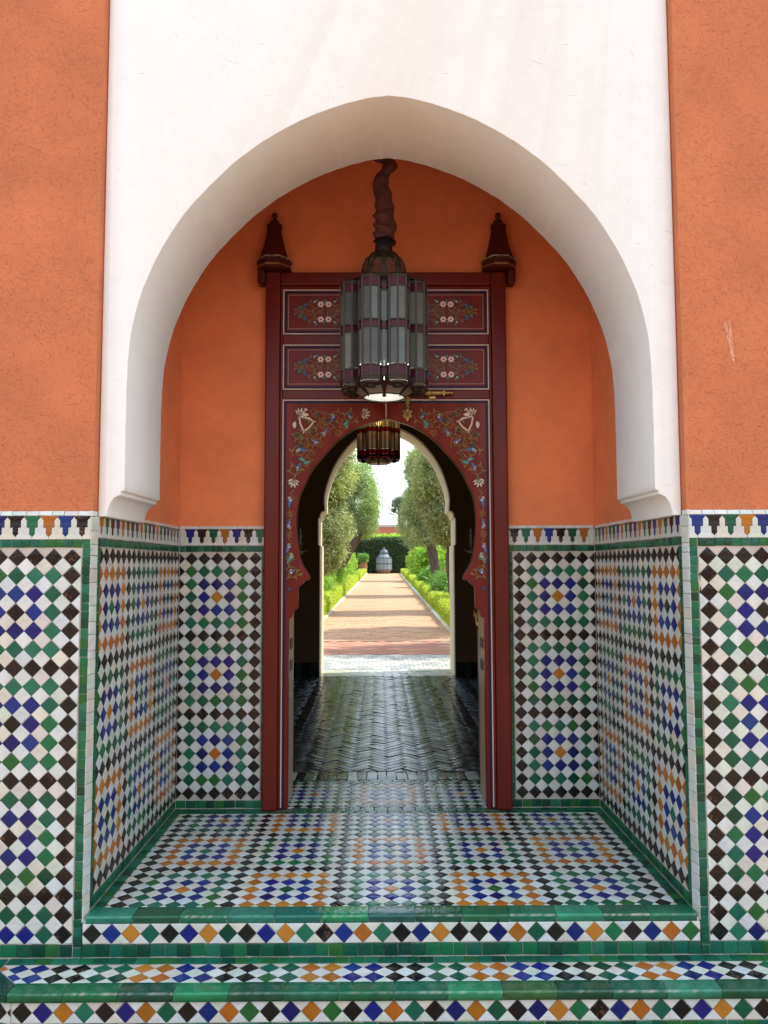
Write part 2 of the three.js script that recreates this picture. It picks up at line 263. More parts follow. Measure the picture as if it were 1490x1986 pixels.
// pieces of the crenellated band: coloured drops between white stepped merlons
const MP = 0.064;
function dropGeo(s) { const k = (s % 5) * 0.0002, pts = [[-0.0298, 0], [-0.0298, -0.006], [-0.0205 - k, -0.016], [-0.0205, -0.043 - k], [-0.0102, -0.043], [-0.0102, -0.068], [0, -0.0785 + k]]; return flatPiece([...pts, ...pts.slice(0, -1).reverse().map(([x, y]) => [-x, y])]); }
function merlonGeo(s) { const k = (s % 5) * 0.0002, pts = [[-0.0312, -0.0895], [-0.0312, -0.0805], [-0.0208, -0.0690], [-0.0208, -0.0445 - k], [-0.0106, -0.0445], [-0.0106, -0.0165], [-0.0012, -0.0065]]; return flatPiece([...pts, ...pts.slice().reverse().map(([x, y]) => [-x, y])]); }
function flatPiece(pts) { const p = area(pts) < 0 ? pts.slice().reverse() : pts, g = slab(shapeOf(p), -0.006, 0, 0.0008); return boxUV(g.translate(0, 0, 0)); }
const drops = [0, 1, 2].map(dropGeo), merlons = [0, 1, 2].map(merlonGeo), halfMerlons = [0, 1].map((k) => { const s = k ? 1 : -1; const pts = [[0, -0.0895], [0.0312, -0.0895], [0.0312, -0.0805], [0.0208, -0.069], [0.0208, -0.0445], [0.0106, -0.0445], [0.0106, -0.0165], [0.0012, -0.0065], [0, -0.0065]].map(([x, y]) => [x * s, y]); return flatPiece(pts); });
function merlonBand(parent, P, u0, u1, vTop, order, from = 'left', shift = 0) {
  const n = Math.floor((u1 - u0) / MP), slack = u1 - u0 - n * MP;
  const c0 = from === 'left' ? u0 : u1 - n * MP;
  for (let i = 0; i < n; i++) { addTile(parent, 'crenel_tile', P, c0 + (i + 0.5) * MP, vTop, drops[i % 3], order[(i + shift) % order.length], 0.4); if (i) addTile(parent, 'merlon_tile', P, c0 + i * MP, vTop, merlons[i % 3], 'white', 0.4); }
  addTile(parent, 'merlon_tile', P, c0, vTop, halfMerlons[1], 'white', 0.4); addTile(parent, 'merlon_tile', P, c0 + n * MP, vTop, halfMerlons[0], 'white', 0.4);
  if (slack > 0.012) { const a = from === 'left' ? c0 + n * MP : u0, b = a + slack, g = tileGeo([[slack / 2 - 0.0008, -0.0445], [slack / 2 - 0.0008, 0.0445], [-slack / 2 + 0.0008, 0.0445], [-slack / 2 + 0.0008, -0.0445]], 0.006, 0.002, tileSeed++); addTile(parent, 'merlon_tile', P, (a + b) / 2, vTop - 0.045, g, 'white', 0.4); }
}
// star blocks: rings of five, nine inside, one in the middle, black lines between
function block(i, j, kind) {           // i, j counted from a black line; kind(bi, bj) -> 0 gold ring, 1 green ring, 2 green ring with black heart, 3 green ring with gold heart
  const m = (a) => ((a % 6) + 6) % 6, a = m(i), b = m(j); if (!a || !b) return 'black';
  const k = kind(Math.floor(i / 6), Math.floor(j / 6)), edge = a === 1 || a === 5 || b === 1 || b === 5, heart = a === 3 && b === 3;
  if (edge) return k === 0 ? 'gold' : 'green';
  if (heart) return k === 0 ? 'green' : k === 2 ? 'black' : 'gold';
  return 'blue';
}

// ------------------------------------------------------------------ the building
const ZF = 1.273, W = 1.142, TOP = 6.6, CREST = 1.494, BASE = -0.146, GROUND = -0.3;
const mod = (a, n) => ((a % n) + n) % n;

// front walls beside the arch
function frontWall(s) {
  const left = s < 0, t = thing('rendered_wall', left ? 'rough orange rendered wall with tiled dado left of the white arch' : 'rough orange rendered wall with tiled dado and a scraped pale mark, right of the arch', 'wall', [s * 1.15, GROUND, 0]);
  const X = (a) => (a - 1.15), P = plane([-s * 1.15, -GROUND, ZF], [1, 0, 0], [0, 1, 0]);      // plane coordinates are world x and y
  const bx = (a, b, ...r) => (s > 0 ? box(a, b, ...r) : box(-b, -a, ...r)).translate(-s * 1.15, -GROUND, 0);
  part(t, 'plaster', bx(1.15, 7, 1.505, TOP, 0.02, ZF - 0.011), M.orange);
  part(t, 'backing', bx(1.155, 7, GROUND - 0.2, 1.4945, 0.02, ZF - 0.0045), M.grout);
  const r = (a, b) => (s > 0 ? [a, b] : [-b, -a]);
  const far = 2.30;
  // field of tiles set on their corners
  const [a0, a1] = r(1.1875, far); chequer(t, P, [a0, a1, -0.0975, 1.3705], s * 1.2235, 1.335, (i, j) => block(s * i, j, () => 2));
  // green square tiles: along the top of the field and down the inner edge
  const [b0, b1] = r(1.186, far); run(t, 'square_tile', P, b0, b1, 1.3725, 1.4035, 0.0335);
  const [c0, c1] = r(1.1535, 1.1845); run(t, 'square_tile', P, c0, c1, -0.1455, 1.4035, 0.0345, 'green', 'v');
  const [d0, d1] = r(1.1865, far); run(t, 'base_tile', P, d0, d1, -0.1455, -0.0995, 0.0515);
  const [e0, e1] = r(1.155, 1.155 + 17 * MP); merlonBand(t, P, e0, e1, 1.4938, left ? ['green', 'gold', 'blue', 'black'] : ['blue', 'black', 'green', 'gold'], left ? 'right' : 'left', left ? 3 : 0);
  // white coping, tilted back to the plaster
  const Pc = plane([-s * 1.15, -GROUND + 1.4955, ZF + 0.002], [1, 0, 0], [0, Math.cos(0.45), -Math.sin(0.45)]);
  const [f0, f1] = r(1.158, far); run(t, 'coping_tile', Pc, f0, f1, 0, 0.021, 0.05, 'white', 'u', { wob: 0.5 });
  // white tiles that turn the corner into the niche
  const ux = V3(s * 0.010, 0, 0.050).normalize(), U = s > 0 ? ux : ux.clone().multiplyScalar(-1);
  const Pk = plane([-s * 1.15 + s * 1.142, -GROUND, ZF - 0.0515], s > 0 ? [U.x, 0, U.z] : [U.x, 0, U.z], [0, 1, 0]);
  if (s > 0) run(t, 'corner_tile', Pk, 0, 0.051, -0.024, 1.494, 0.05, 'white', 'v', { wob: 0.4, jitter: 0.5 });
  else run(t, 'corner_tile', Pk, -0.051, 0, -0.024, 1.494, 0.05, 'white', 'v', { wob: 0.4, jitter: 0.5 });
  flushTiles(t);
  if (!left) { // scraped mark on the render
    const q = rng(5), gs = []; for (let i = 0; i < 90; i++) { const f = q(), x = 1.332 + (q() - 0.5) * 0.022 * (1.4 - f), y = 2.26 - f * 0.16, l = 0.006 + 0.016 * q(); gs.push(new THREE.PlaneGeometry(0.0010 + 0.0022 * q(), l).rotateZ(0.08 + 0.25 * (q() - 0.5)).translate(x + f * 0.022 - 1.15, y - GROUND, ZF - 0.0098 + i * 4e-6)); }
    part(t, 'scrape_mark', merge(gs), std({ color: rgb(0.72, 0.36, 0.21), roughness: 0.9 }));
  }
  return t;
}
frontWall(-1); frontWall(1);

// the white arch
const ARCH = [[1.0445, 1.603], [1.0450, 1.8], [1.0445, 1.99], [1.0405, 2.12], [1.029, 2.24], [1.0, 2.368], [0.956, 2.487], [0.91, 2.583], [0.853, 2.679], [0.79, 2.762], [0.715, 2.845], [0.63, 2.928], [0.522, 3.013], [0.40, 3.087], [0.30, 3.135], [0.19, 3.175], [0.08, 3.204], [0, 3.214]];
{
  const half = smooth(ARCH, 90), q = rng(77), wob = half.map(([x, y], i) => (i && i < half.length - 1 ? [x + (q() - 0.5) * 0.0022, y + (q() - 0.5) * 0.0022] : [x, y]));
  const foot = [[1.1455, 1.4955], [1.112, 1.4955], [1.110, 1.51], [1.106, 1.53], [1.098, 1.55], [1.084, 1.568], [1.066, 1.577], [1.059, 1.579], [1.059, 1.592], [1.048, 1.596]];
  const right = [[1.1455, TOP - 0.01], ...foot, ...wob], left = right.slice(0, -1).reverse().map(([x, y]) => [-x, y]);
  const shape = shapeOf([...right, ...left].reverse());
  const g = boxUV(toCreasedNormals(slab(shape, 0.735, 1.222, 0.004), 0.55));
  { const p = g.attributes.position, n = g.attributes.normal, uv = g.attributes.uv; for (let i = 0; i < p.count; i++) if (Math.abs(n.getZ(i)) < 0.6 && p.getY(i) < 3.5) uv.setXY(i, p.getZ(i) + 4, 1.08 * Math.atan2(p.getX(i), p.getY(i) - 2.05)); }
  const t = thing('white_arch', 'white plastered pointed arch between the orange walls, ending in moulded corbels', 'arch', [0, 1.4955, 0]);
  part(t, 'plaster', g.translate(0, -1.4955, 0), M.white);
  for (const s of [-1, 1]) part(t, 'corner_cap', s > 0 ? rbox(1.1460, 1.160, -0.0015, 0.018, 0.735 + 0.49, ZF + 0.001, 0.002) : rbox(-1.160, -1.1460, -0.0015, 0.018, 0.735 + 0.49, ZF + 0.001, 0.002), glaze.white[0]);
}

// niche: side walls
function nicheWall(s) {
  const left = s < 0, t = thing('niche_wall', left ? 'deep side wall of the niche left of the red door, tiled below and orange above' : 'deep side wall of the niche right of the red door, tiled below and orange above', 'wall', [s * W, 0, 0]);
  const P = left ? plane([0, 0, 0], [0, 0, -1], [0, 1, 0]) : plane([0, 0, 0], [0, 0, 1], [0, 1, 0]);
  const u = (a, b) => (left ? [-b, -a] : [a, b]);                  // z from a to b as plane coordinates
  const bx = (d0, d1, ...r) => (s > 0 ? box(d0, d1, ...r) : box(-d1, -d0, ...r));
  part(t, 'plaster', bx(0.006, 0.40, 1.503, 3.8, 0.001, 1.215), M.orangeSmooth);
  part(t, 'backing', bx(0.0045, 0.012, -0.05, 1.4945, 0.0005, 1.222), M.grout);
  const [a0, a1] = u(0.0015, 1.1885); chequer(t, P, [a0, a1, 0.0445, 1.3755], left ? -1.19 : 1.19, 1.34, (i, j) => { const ii = left ? i : -i; return block(ii + 1, j, (bi, bj) => mod(bi + bj, 2)); });
  const [b0, b1] = u(0.0015, 1.2205); run(t, 'square_tile', P, b0, b1, 1.3775, 1.4105, 0.0335);
  const [c0, c1] = u(1.1905, 1.2205); run(t, 'square_tile', P, c0, c1, 0.002, 1.376, 0.05, 'green', 'v');
  const [d0, d1] = u(0.0015, 1.189); run(t, 'base_tile', P, d0, d1, 0.002, 0.0425, 0.045);
  const [e0, e1] = u(0.0015, 1.2205); merlonBand(t, P, e0, e1, 1.5025, ['gold', 'green', 'black', 'blue'], left ? 'left' : 'right', left ? 0 : 1);
  const Pc = plane([-s * 0.002, 1.5035, 0], left ? [0, 0, -1] : [0, 0, 1], [s * Math.sin(0.45), Math.cos(0.45), 0]);
  const [f0, f1] = u(0.01, 0.733); run(t, 'coping_tile', Pc, f0, f1, 0, 0.019, 0.05, 'white', 'u', { wob: 0.5 });
  flushTiles(t, 290);
}
nicheWall(-1); nicheWall(1);

// niche: back wall with the doorway
{
  const t = thing('door_wall', 'back wall of the niche around the red door, orange plaster over two tiled panels', 'wall', [0, 0, 0]);
  const hole = shapeOf([[-1.55, 1.5055], [-0.60, 1.5055], [-0.60, 2.90], [0.60, 2.90], [0.60, 1.5055], [1.55, 1.5055], [1.55, 3.8], [-1.55, 3.8]]);
  part(t, 'plaster', boxUV(slab(hole, -0.13, -0.006)), M.orangeSmooth);
  const P = plane([0, 0, 0], [1, 0, 0], [0, 1, 0]);
  for (const s of [-1, 1]) {
    const r = (a, b) => (s > 0 ? [a, b] : [-b, -a]);
    part(t, 'backing', box(...r(0.60, 1.55), -0.05, 1.505, -0.13, -0.0045), M.grout);
    const [a0, a1] = r(0.6895, 1.1405); chequer(t, P, [a0, a1, 0.0445, 1.3755], s * 0.7245, 1.34, (i, j) => block(s * i, j, () => 3));
    const [g0, g1] = r(0.669, 0.688); run(t, 'edge_tile', P, g0, g1, 0.002, 1.376, 0.045, 'green', 'v');
    const [b0, b1] = r(0.669, 1.1405); run(t, 'square_tile', P, b0, b1, 1.3775, 1.4105, 0.0335);
    run(t, 'base_tile', P, b0, b1, 0.002, 0.0425, 0.05);
    merlonBand(t, P, b0, b1, 1.5025, s < 0 ? ['blue', 'black', 'green', 'gold'] : ['gold', 'blue', 'black', 'green'], s < 0 ? 'right' : 'left', s < 0 ? 0 : 2);
    const Pc = plane([0, 1.5035, 0.002], [1, 0, 0], [0, Math.cos(0.45), -Math.sin(0.45)]);
    run(t, 'coping_tile', Pc, b0, b1, 0, 0.02, 0.05, 'white', 'u', { wob: 0.5 });
  }
  flushTiles(t);
}
{ const t = thing('niche_ceiling', 'orange plaster ceiling above the niche, behind the white arch', 'ceiling', [0, 3.8, 0], null, 'structure'); part(t, 'plaster', box(-1.6, 1.6, 0.001, 0.3, -0.13, 1.2), M.orangeSmooth); }

// niche floor
{
  const t = thing('niche_floor', 'glazed mosaic floor of the niche in front of the red door', 'floor', [0, 0, 0], null, 'structure');
  part(t, 'bed', box(-1.141, 1.141, -0.12, -0.0045, -0.73, 1.19), M.groutDark);
  const P = plane([0, 0, 0], [1, 0, 0], [0, 0, -1]);
  chequer(t, P, [-1.0985, 1.0985, -1.1895, -0.0865], 0, -1.173, (i, j) => block(i - 3, -j + 1, (bi, bj) => mod(bi + bj, 2)), D, D, 0.75);
  for (const s of [-1, 1]) { const [a, b] = s > 0 ? [1.1, 1.140] : [-1.140, -1.1]; run(t, 'border_tile', P, a, b, -1.1895, -0.004, 0.05, 'green', 'v', { wob: 0.6 }); }
  for (const [a, b] of [[-1.0985, -0.675], [0.675, 1.0985]]) run(t, 'border_tile', P, a, b, -0.0845, -0.047, 0.045, 'green', 'u', { wob: 0.6 });
  for (const [a, b] of [[-1.0985, -0.675], [0.675, 1.0985]]) run(t, 'border_tile', P, a, b, -0.0445, -0.003, 0.045, 'green', 'u', { wob: 0.6 });
  run(t, 'border_tile', P, -0.673, 0.673, -0.0845, -0.054, 0.06, 'green', 'u', { wob: 0.6 });
  run(t, 'border_tile', P, -0.52, 0.52, -0.053, 0.010, 0.075, 'green', 'u', { wob: 0.9 });
  flushTiles(t);
}
// threshold
{
  const t = thing('door_threshold', 'worn mosaic threshold between the door jambs, dulled by reflected garden light', 'threshold', [0, 0, 0], null, 'structure');
  const P = plane([0, 0, 0], [1, 0, 0], [0, 0, -1]);
  chequer(t, P, [-0.95, 0.95, 0.012, 0.500], -0.42, 0.470, (i, j) => block(i - 3, j, (bi) => mod(bi, 2) ? 3 : 0), D, 0.072, 1.1);
  run(t, 'border_tile', P, -0.95, 0.95, 0.502, 0.542, 0.07, 'green', 'u', { wob: 1.2 });
  run(t, 'paving_tile', P, -1.12, 1.12, 0.545, 0.722, 0.062, ['green', 'black', 'white', 'black', 'green', 'black'], 'u', { wob: 1.6 });
  flushTiles(t);
}

// the two steps
function nosing(parent, L, depth, h, pitch, x0, y, z, mats) {         // glazed L-shaped edge tiles, chipped pale along the arris
  const n = Math.round(L / pitch);
  for (let i = 0; i < n; i++) {
    const a = (i * L) / n + 0.001, b = ((i + 1) * L) / n - 0.001, prof = [[0, -0.012], [0, 0], [depth - 0.008, 0.0005], [depth - 0.0035, -0.001], [depth - 0.001, -0.004], [depth, -0.009], [depth - 0.001, -h], [depth - 0.02, -h]];
    const seg = 14, pos = [], col = [], c = PAL.green[Math.floor(R() * PAL.green.length)], base = c.map((v) => v * rr(1.0, 1.7) + 0.004), idx = [], sd = Math.floor(R() * 999);
    for (let k = 0; k <= seg; k++) for (let m = 0; m < prof.length; m++) {
      const x = (b - a) * (k / seg - 0.5), [pz, py] = prof[m]; pos.push(x, py + (m > 1 && m < 6 ? (hash(k, m, sd) - 0.5) * 0.0012 : 0), pz);
      const worn = (m === 3 || m === 4) ? Math.max(0, hash(k, 7, sd) * hash(0, 3, sd) * 1.6 - 0.35) * (m === 3 ? 0.5 : 0.8) : 0, tone = 0.85 + 0.3 * hash(k >> 1, m, sd + 1);
      base.forEach((v, q) => col.push(v * tone * (1 - worn) + worn * [0.5, 0.45, 0.36][q]));
    }
    for (let k = 0; k < seg; k++) for (let m = 0; m < prof.length - 1; m++) { const p = k * prof.length + m, q = p + prof.length; idx.push(p, p + 1, q, q, p + 1, q + 1); }
    const g = new THREE.BufferGeometry(); g.setAttribute('position', new THREE.Float32BufferAttribute(pos, 3)); g.setAttribute('color', new THREE.Float32BufferAttribute(col, 3)); g.setIndex(idx); g.computeVertexNormals();
    const uv = new Float32Array(pos.length / 3 * 2); for (let k = 0; k < uv.length / 2; k++) { uv[2 * k] = pos[3 * k] + i * 0.37; uv[2 * k + 1] = pos[3 * k + 2] - pos[3 * k + 1]; } g.setAttribute('uv', new THREE.BufferAttribute(uv, 2));
    const caps = [0, seg].map((k) => { const o = new THREE.BufferGeometry(), pp = [], cc = [], order = k ? [0, 1, 2, 3, 4, 5, 6, 7] : [7, 6, 5, 4, 3, 2, 1, 0]; const P = order.map((m) => pos.slice((k * 8 + m) * 3, (k * 8 + m) * 3 + 3)); for (let m = 1; m < 7; m++) for (const v of [P[0], P[m], P[m + 1]]) { pp.push(...v); cc.push(...base); } o.setAttribute('position', new THREE.Float32BufferAttribute(pp, 3)); o.setAttribute('color', new THREE.Float32BufferAttribute(cc, 3)); o.setAttribute('uv', new THREE.Float32BufferAttribute(new Float32Array(pp.length / 3 * 2), 2)); o.computeVertexNormals(); return o; });
    const m = part(parent, 'nosing_tile', mergeGeometries([g.toNonIndexed(), ...caps]), glazeMixed); m.position.set(x0 + (a + b) / 2, y + (R() - 0.5) * 0.001, z); m.rotation.set((R() - 0.5) * 0.014, (R() - 0.5) * 0.010, (R() - 0.5) * 0.008);
  }
}
function riser(t, P, x0, n, pitch, vMid, vTop, vBot, cols, irregular, ends) {
  const h = (vTop - vBot) / 2, lo = ends ? -ends : x0 - pitch / 2, hi = ends || x0 + (n - 0.5) * pitch;
  chequer(t, P, [lo, hi, vBot, vTop], x0, vMid, (i) => irregular?.[i] ?? cols[mod(i, cols.length)], pitch, 0.0725, 1);
}
{
  const t = thing('entrance_step', 'upper tiled step into the niche, green glazed edge above coloured diamonds', 'step', [0, BASE, 0], null, 'structure');
  part(t, 'core', box(-1.149, 1.149, -0.15, 0.132, 1.195, ZF - 0.005), M.grout);
  const P = plane([0, -BASE, ZF], [1, 0, 0], [0, 1, 0]);
  nosing(t, 2.282, 0.078, 0.027, 0.182, -1.141, -BASE, 1.1925);
  const irr = { 19: 'black' };
  riser(t, P, -1.114, 32, 0.0719, -0.0625, -0.0275, -0.0978, ['black', 'blue', 'gold', 'green'], irr);
  run(t, 'base_tile', P, -1.1515, 1.1515, -0.1455, -0.0995, 0.0515);
  flushTiles(t);
}
{
  const z1 = 1.514, t = thing('entrance_step', 'lowest tiled step with green glazed edge and paired coloured diamonds on its tread', 'step', [0, GROUND, 0], null, 'structure'), y = BASE - GROUND;
  const plan = [[-1.47, -1.25], [-1.47, -1.392], [-1.395, -1.478], [-1.308, -1.501], [1.308, -1.501], [1.395, -1.478], [1.47, -1.392], [1.47, -1.25]];
  part(t, 'core', boxUV(slab(shapeOf(plan), -0.1, y - 0.0045)).rotateX(-Math.PI / 2), M.grout);
  const P = plane([0, y, 0], [1, 0, 0], [0, 0, -1]), PF = plane([0, -GROUND, z1 - 0.009], [1, 0, 0], [0, 1, 0]);
  const seq = ['blue', 'blue', 'black', 'black', 'green', 'green', 'gold', 'gold'], cutL = (s) => { const ax = s * 1.4145, ay = -1.352, bx = s * 1.312, by = -1.4455, nx = -(by - ay) * s, ny = (bx - ax) * s, f = nx * (0 - ax) + ny * (-1.38 - ay) > 0 ? 1 : -1; return [f * nx, f * ny, -f * (nx * ax + ny * ay)]; };
  chequer(t, P, [-1.413, 1.413, -1.4465, -1.3175, [cutL(-1), cutL(1)]], -1.345, -1.350, (i) => seq[mod(i, 8)], 0.0752, 0.0645, 0.8);
  run(t, 'border_tile', P, -1.413, 1.413, -1.3165, -1.2745, 0.052, 'green', 'u', { wob: 0.7 });
  nosing(t, 2.62, 0.068, 0.030, 0.187, -1.31, y, 1.4465);
  for (const s of [-1, 1]) for (const q0 of [[[1.3125, -1.4475], [1.3125, -1.5135], [1.399, -1.490], [1.363, -1.403]], [[1.3645, -1.4015], [1.4005, -1.4885], [1.4775, -1.3995], [1.4165, -1.3525]], [[1.4165, -1.3505], [1.478, -1.397], [1.482, -1.276], [1.4165, -1.276]]]) {   // edge tiles that turn the corners of the step
    const q = (s > 0 ? q0.map((p) => p) : q0.map(([a, b]) => [-a, b])), o = area(q) > 0 ? q : q.slice().reverse(), c = o.reduce((m, p) => [m[0] + p[0] / 4, m[1] + p[1] / 4], [0, 0]); addTile(t, 'corner_tile', P, c[0], c[1], tileGeo(o.map((p) => [p[0] - c[0], p[1] - c[1]]), 0.030, 0.004, tileSeed++), 'green', 0.5);
  }
  const pit = 2.459 / 35;
  riser(t, PF, -1.262, 36, pit, -0.2135, -0.1785, -0.2485, ['black', 'blue', 'gold', 'green'], null, 1.297);
  run(t, 'base_tile', PF, -1.297, 1.297, -0.298, -0.2505, 0.0515);
  for (const s of [-1, 1]) { const a = V3(s * 1.3, 0, 1.505), c = V3(s * 1.396, 0, 1.4815), d = V3(s * 1.474, 0, 1.3945); for (const [p, e] of [[a, c], [c, d]]) { const [f, g] = s > 0 ? [p, e] : [e, p], U = g.clone().sub(f), L = U.length(); U.divideScalar(L); const Pk = plane([f.x, -GROUND, f.z], [U.x, 0, U.z], [0, 1, 0]); chequer(t, Pk, [0.001, L - 0.001, -0.2485, -0.1785], L / 2, -0.2135, () => 'black', pit, 0.0725, 0.6); run(t, 'base_tile', Pk, 0.001, L - 0.001, -0.298, -0.2505, 0.0515); } }
  flushTiles(t);
}

// ------------------------------------------------------------------ passage behind the door
{
  const P = plane([0, 0, 0], [1, 0, 0], [0, 0, -1]);
  const t = thing('passage_floor', 'dark glazed herringbone brick floor of the covered passage', 'floor', [0, 0, 0], null, 'structure');
  part(t, 'bed', box(-1.5, 1.5, -0.12, -0.0065, -5.54, -0.7305), M.groutDark);
  const w = 0.051, L = 3, q = rng(404), brick = Array.from({ length: 8 }, () => { const a = (L * w) / 2 - 0.0014, b = w / 2 - 0.0014, j = () => (q() - 0.5) * 0.0016; return tileGeo([[a + j(), -b + j()], [a + j(), b + j()], [-a + j(), b + j()], [-a + j(), -b + j()]], 0.008, 0.0034, tileSeed++); });
  const tones = [[0.026, 0.034, 0.040], [0.040, 0.048, 0.052], [0.020, 0.027, 0.034], [0.052, 0.060, 0.064], [0.022, 0.040, 0.040]];
  const mats = tones.map((c, i) => std({ color: rgb(...c), roughness: 0.14 + 0.025 * i, map: rep(texs.mottle, 4), bumpMap: rep(texs.glazeBump, 9), bumpScale: 0.0014 }));
  const list = [], cs = Math.SQRT1_2;
  for (let k = -80; k <= 80; k++) for (let m = -14; m <= 14; m++) for (const o of [0, 1]) {
    const cx = (k + 2 * L * m + (o ? 0.5 : L / 2)) * w, cy = (k + (o ? 1 + L / 2 : 0.5)) * w, x = (cx - cy) * cs, z = -2.9 - (cx + cy) * cs;   // turned by 45 degrees
    if (x < -1.44 || x > 1.44 || z > -0.66 || z < -4.93) continue;
    const al = (o ? Math.PI / 2 : 0) + Math.PI / 4, ca = Math.cos(al), sa = Math.sin(al), hl = (L * w) / 2 - 0.0018, hw = w / 2 - 0.0018;
    const full = [[hl, -hw], [hl, hw], [-hl, hw], [-hl, -hw]].map(([a, b]) => [a * ca - b * sa, -z + a * sa + b * ca]);
    if (Math.min(...full.map((p) => p[1])) < 0.7335) { const cutp = clipTo(full, [-9, 9, 0.7335, 99]); if (cutp.length < 3 || area(cutp) < 2e-4) continue; list.push({ x: x + 0.02, z, a: 0, g: tileGeo(cutp.map(([a, b]) => [a, b + z]), 0.008, 0.003, tileSeed++) }); continue; }
    list.push({ x: x + 0.02, z, a: al });
  }
  list.sort((a, b) => (Math.abs(a.x) < 0.62 - a.z * 0.05 ? 0 : 40) - (Math.abs(b.x) < 0.62 - b.z * 0.05 ? 0 : 40) + (b.z - a.z));
  const rest = [];
  list.forEach((b, i) => {
    const pos = P.o.clone().add(V3(b.x, (q() - 0.5) * 0.004, b.z)), Q = P.q.clone().multiply(new THREE.Quaternion().setFromEuler(new THREE.Euler((q() - 0.5) * 0.036, (q() - 0.5) * 0.05, b.a + (b.g ? 0 : (q() - 0.5) * 0.03), 'ZXY'))), k = Math.floor(q() * 5), g = b.g ?? brick[Math.floor(q() * 8)];
    if (i < 300) { const m = part(t, 'brick', g, mats[k]); m.position.copy(pos); m.quaternion.copy(Q); }
    else { const c = g.clone().applyMatrix4(new THREE.Matrix4().compose(pos, Q, V3(1, 1, 1))), a = new Float32Array(c.attributes.position.count * 3); for (let n = 0; n < a.length; n += 3) a.set(tones[k], n); c.setAttribute('color', new THREE.BufferAttribute(a, 3)); rest.push(c); }
  });
  stuffPart(t, 'brick_field', mergeGeometries(rest), std({ color: 0xffffff, vertexColors: true, roughness: 0.17, map: rep(texs.mottle, 4), bumpMap: rep(texs.glazeBump, 9), bumpScale: 0.0014 }));
  for (let r = 0; r < 3; r++) run(t, 'paving_tile', P, -1.0, 1.0, 4.95 + r * 0.19, 5.135 + r * 0.19, 0.1, 'white', 'u', { wob: 1.5, shift: r });
  flushTiles(t);
}
for (const s of [-1, 1]) {
  const t = thing('passage_wall', s < 0 ? 'dark plastered wall on the left of the passage' : 'dark plastered wall on the right of the passage', 'wall', [s * 1.5, 0, 0]);
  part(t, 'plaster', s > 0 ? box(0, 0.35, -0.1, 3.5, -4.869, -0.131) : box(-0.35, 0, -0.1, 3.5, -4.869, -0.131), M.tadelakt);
}
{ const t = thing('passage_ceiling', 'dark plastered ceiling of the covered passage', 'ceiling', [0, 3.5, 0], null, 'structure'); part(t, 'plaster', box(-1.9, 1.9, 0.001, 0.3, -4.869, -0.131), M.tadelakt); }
{ const t = thing('roof_slab', 'flat roof over the gateway', 'roof', [0, TOP, 0], null, 'structure'); part(t, 'plaster', box(-7.1, 7.1, 0.001, 0.25, -5.6, ZF), M.orange); }

// far arch at the garden end
{
  const cx = 0.045, t = thing('garden_arch', 'far archway ending the passage, cream reveal and stepped imposts, framing the garden', 'arch', [cx, 0, 0]);
  const arc = smooth([[0.742, 1.955], [0.745, 2.12], [0.702, 2.305], [0.612, 2.52], [0.482, 2.705], [0.345, 2.835], [0.17, 2.935], [0, 2.99]], 40);
  const half = [[0.797, 0], [0.797, 1.535], [0.818, 1.55], [0.818, 1.862], [0.800, 1.870], [0.796, 1.905], [0.785, 1.93], [0.766, 1.945], ...arc];
  const hole = [...half, ...half.slice(0, -1).reverse().map(([x, y]) => [-x, y])];
  const outer = [[-1.9, -0.12], [-0.797, -0.12], ...hole.slice().reverse(), [0.797, -0.12], [1.9, -0.12], [1.9, 3.52], [-1.9, 3.52]];
  // inner leaf of the wall is dark plaster, the reveal cream, the garden face orange
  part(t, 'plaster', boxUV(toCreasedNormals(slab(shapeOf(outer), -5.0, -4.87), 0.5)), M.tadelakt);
  part(t, 'reveal', boxUV(toCreasedNormals(slab(shapeOf(outer), -5.54, -5.001), 0.5)), M.cream);
  for (const s of [-1, 1]) part(t, 'impost', s > 0 ? rbox(0.745, 0.835, 1.552, 1.862, -5.56, -5.46, 0.006) .translate(0.08, 0, 0) : rbox(-0.835, -0.745, 1.552, 1.862, -5.56, -5.46, 0.006).translate(-0.08, 0, 0), M.cream);
  const P = plane([0, 0, -4.868], [1, 0, 0], [0, 1, 0]);
  for (const [a, b] of [[-1.5, -0.80], [0.80, 1.42]]) run(t, 'dado_tile', P, a, b, 0.002, 0.17, 0.055, ['black', 'black', 'green'], 'u', { t: 0.0065, lift: 0.006 });
  flushTiles(t);
}
for (const s of [-1, 1]) {
  const t = thing('garden_facade', s < 0 ? 'orange garden facade left of the far archway' : 'orange garden facade right of the far archway', 'wall', [s * 1.95, 0, -5.3]);
  part(t, 'plaster', s > 0 ? box(0, 5.1, -0.3, TOP, -0.24, 0.1) : box(-5.1, 0, -0.3, TOP, -0.24, 0.1), M.orange);
}
{ const t = thing('garden_facade', 'orange garden facade over the far archway', 'wall', [0, 3.53, -5.3]); part(t, 'plaster', box(-1.949, 1.949, 0, TOP - 3.53, -0.24, 0.1), M.orange); }
for (const s of [-1, 1]) { const t = thing('gable_wall', s < 0 ? 'orange end wall of the gateway on the far left' : 'orange end wall of the gateway on the far right', 'wall', [s * 7.05, GROUND, -2]); part(t, 'plaster', box(-0.05, 0.05, 0, TOP - GROUND, -3.5, 3.2), M.orange); }

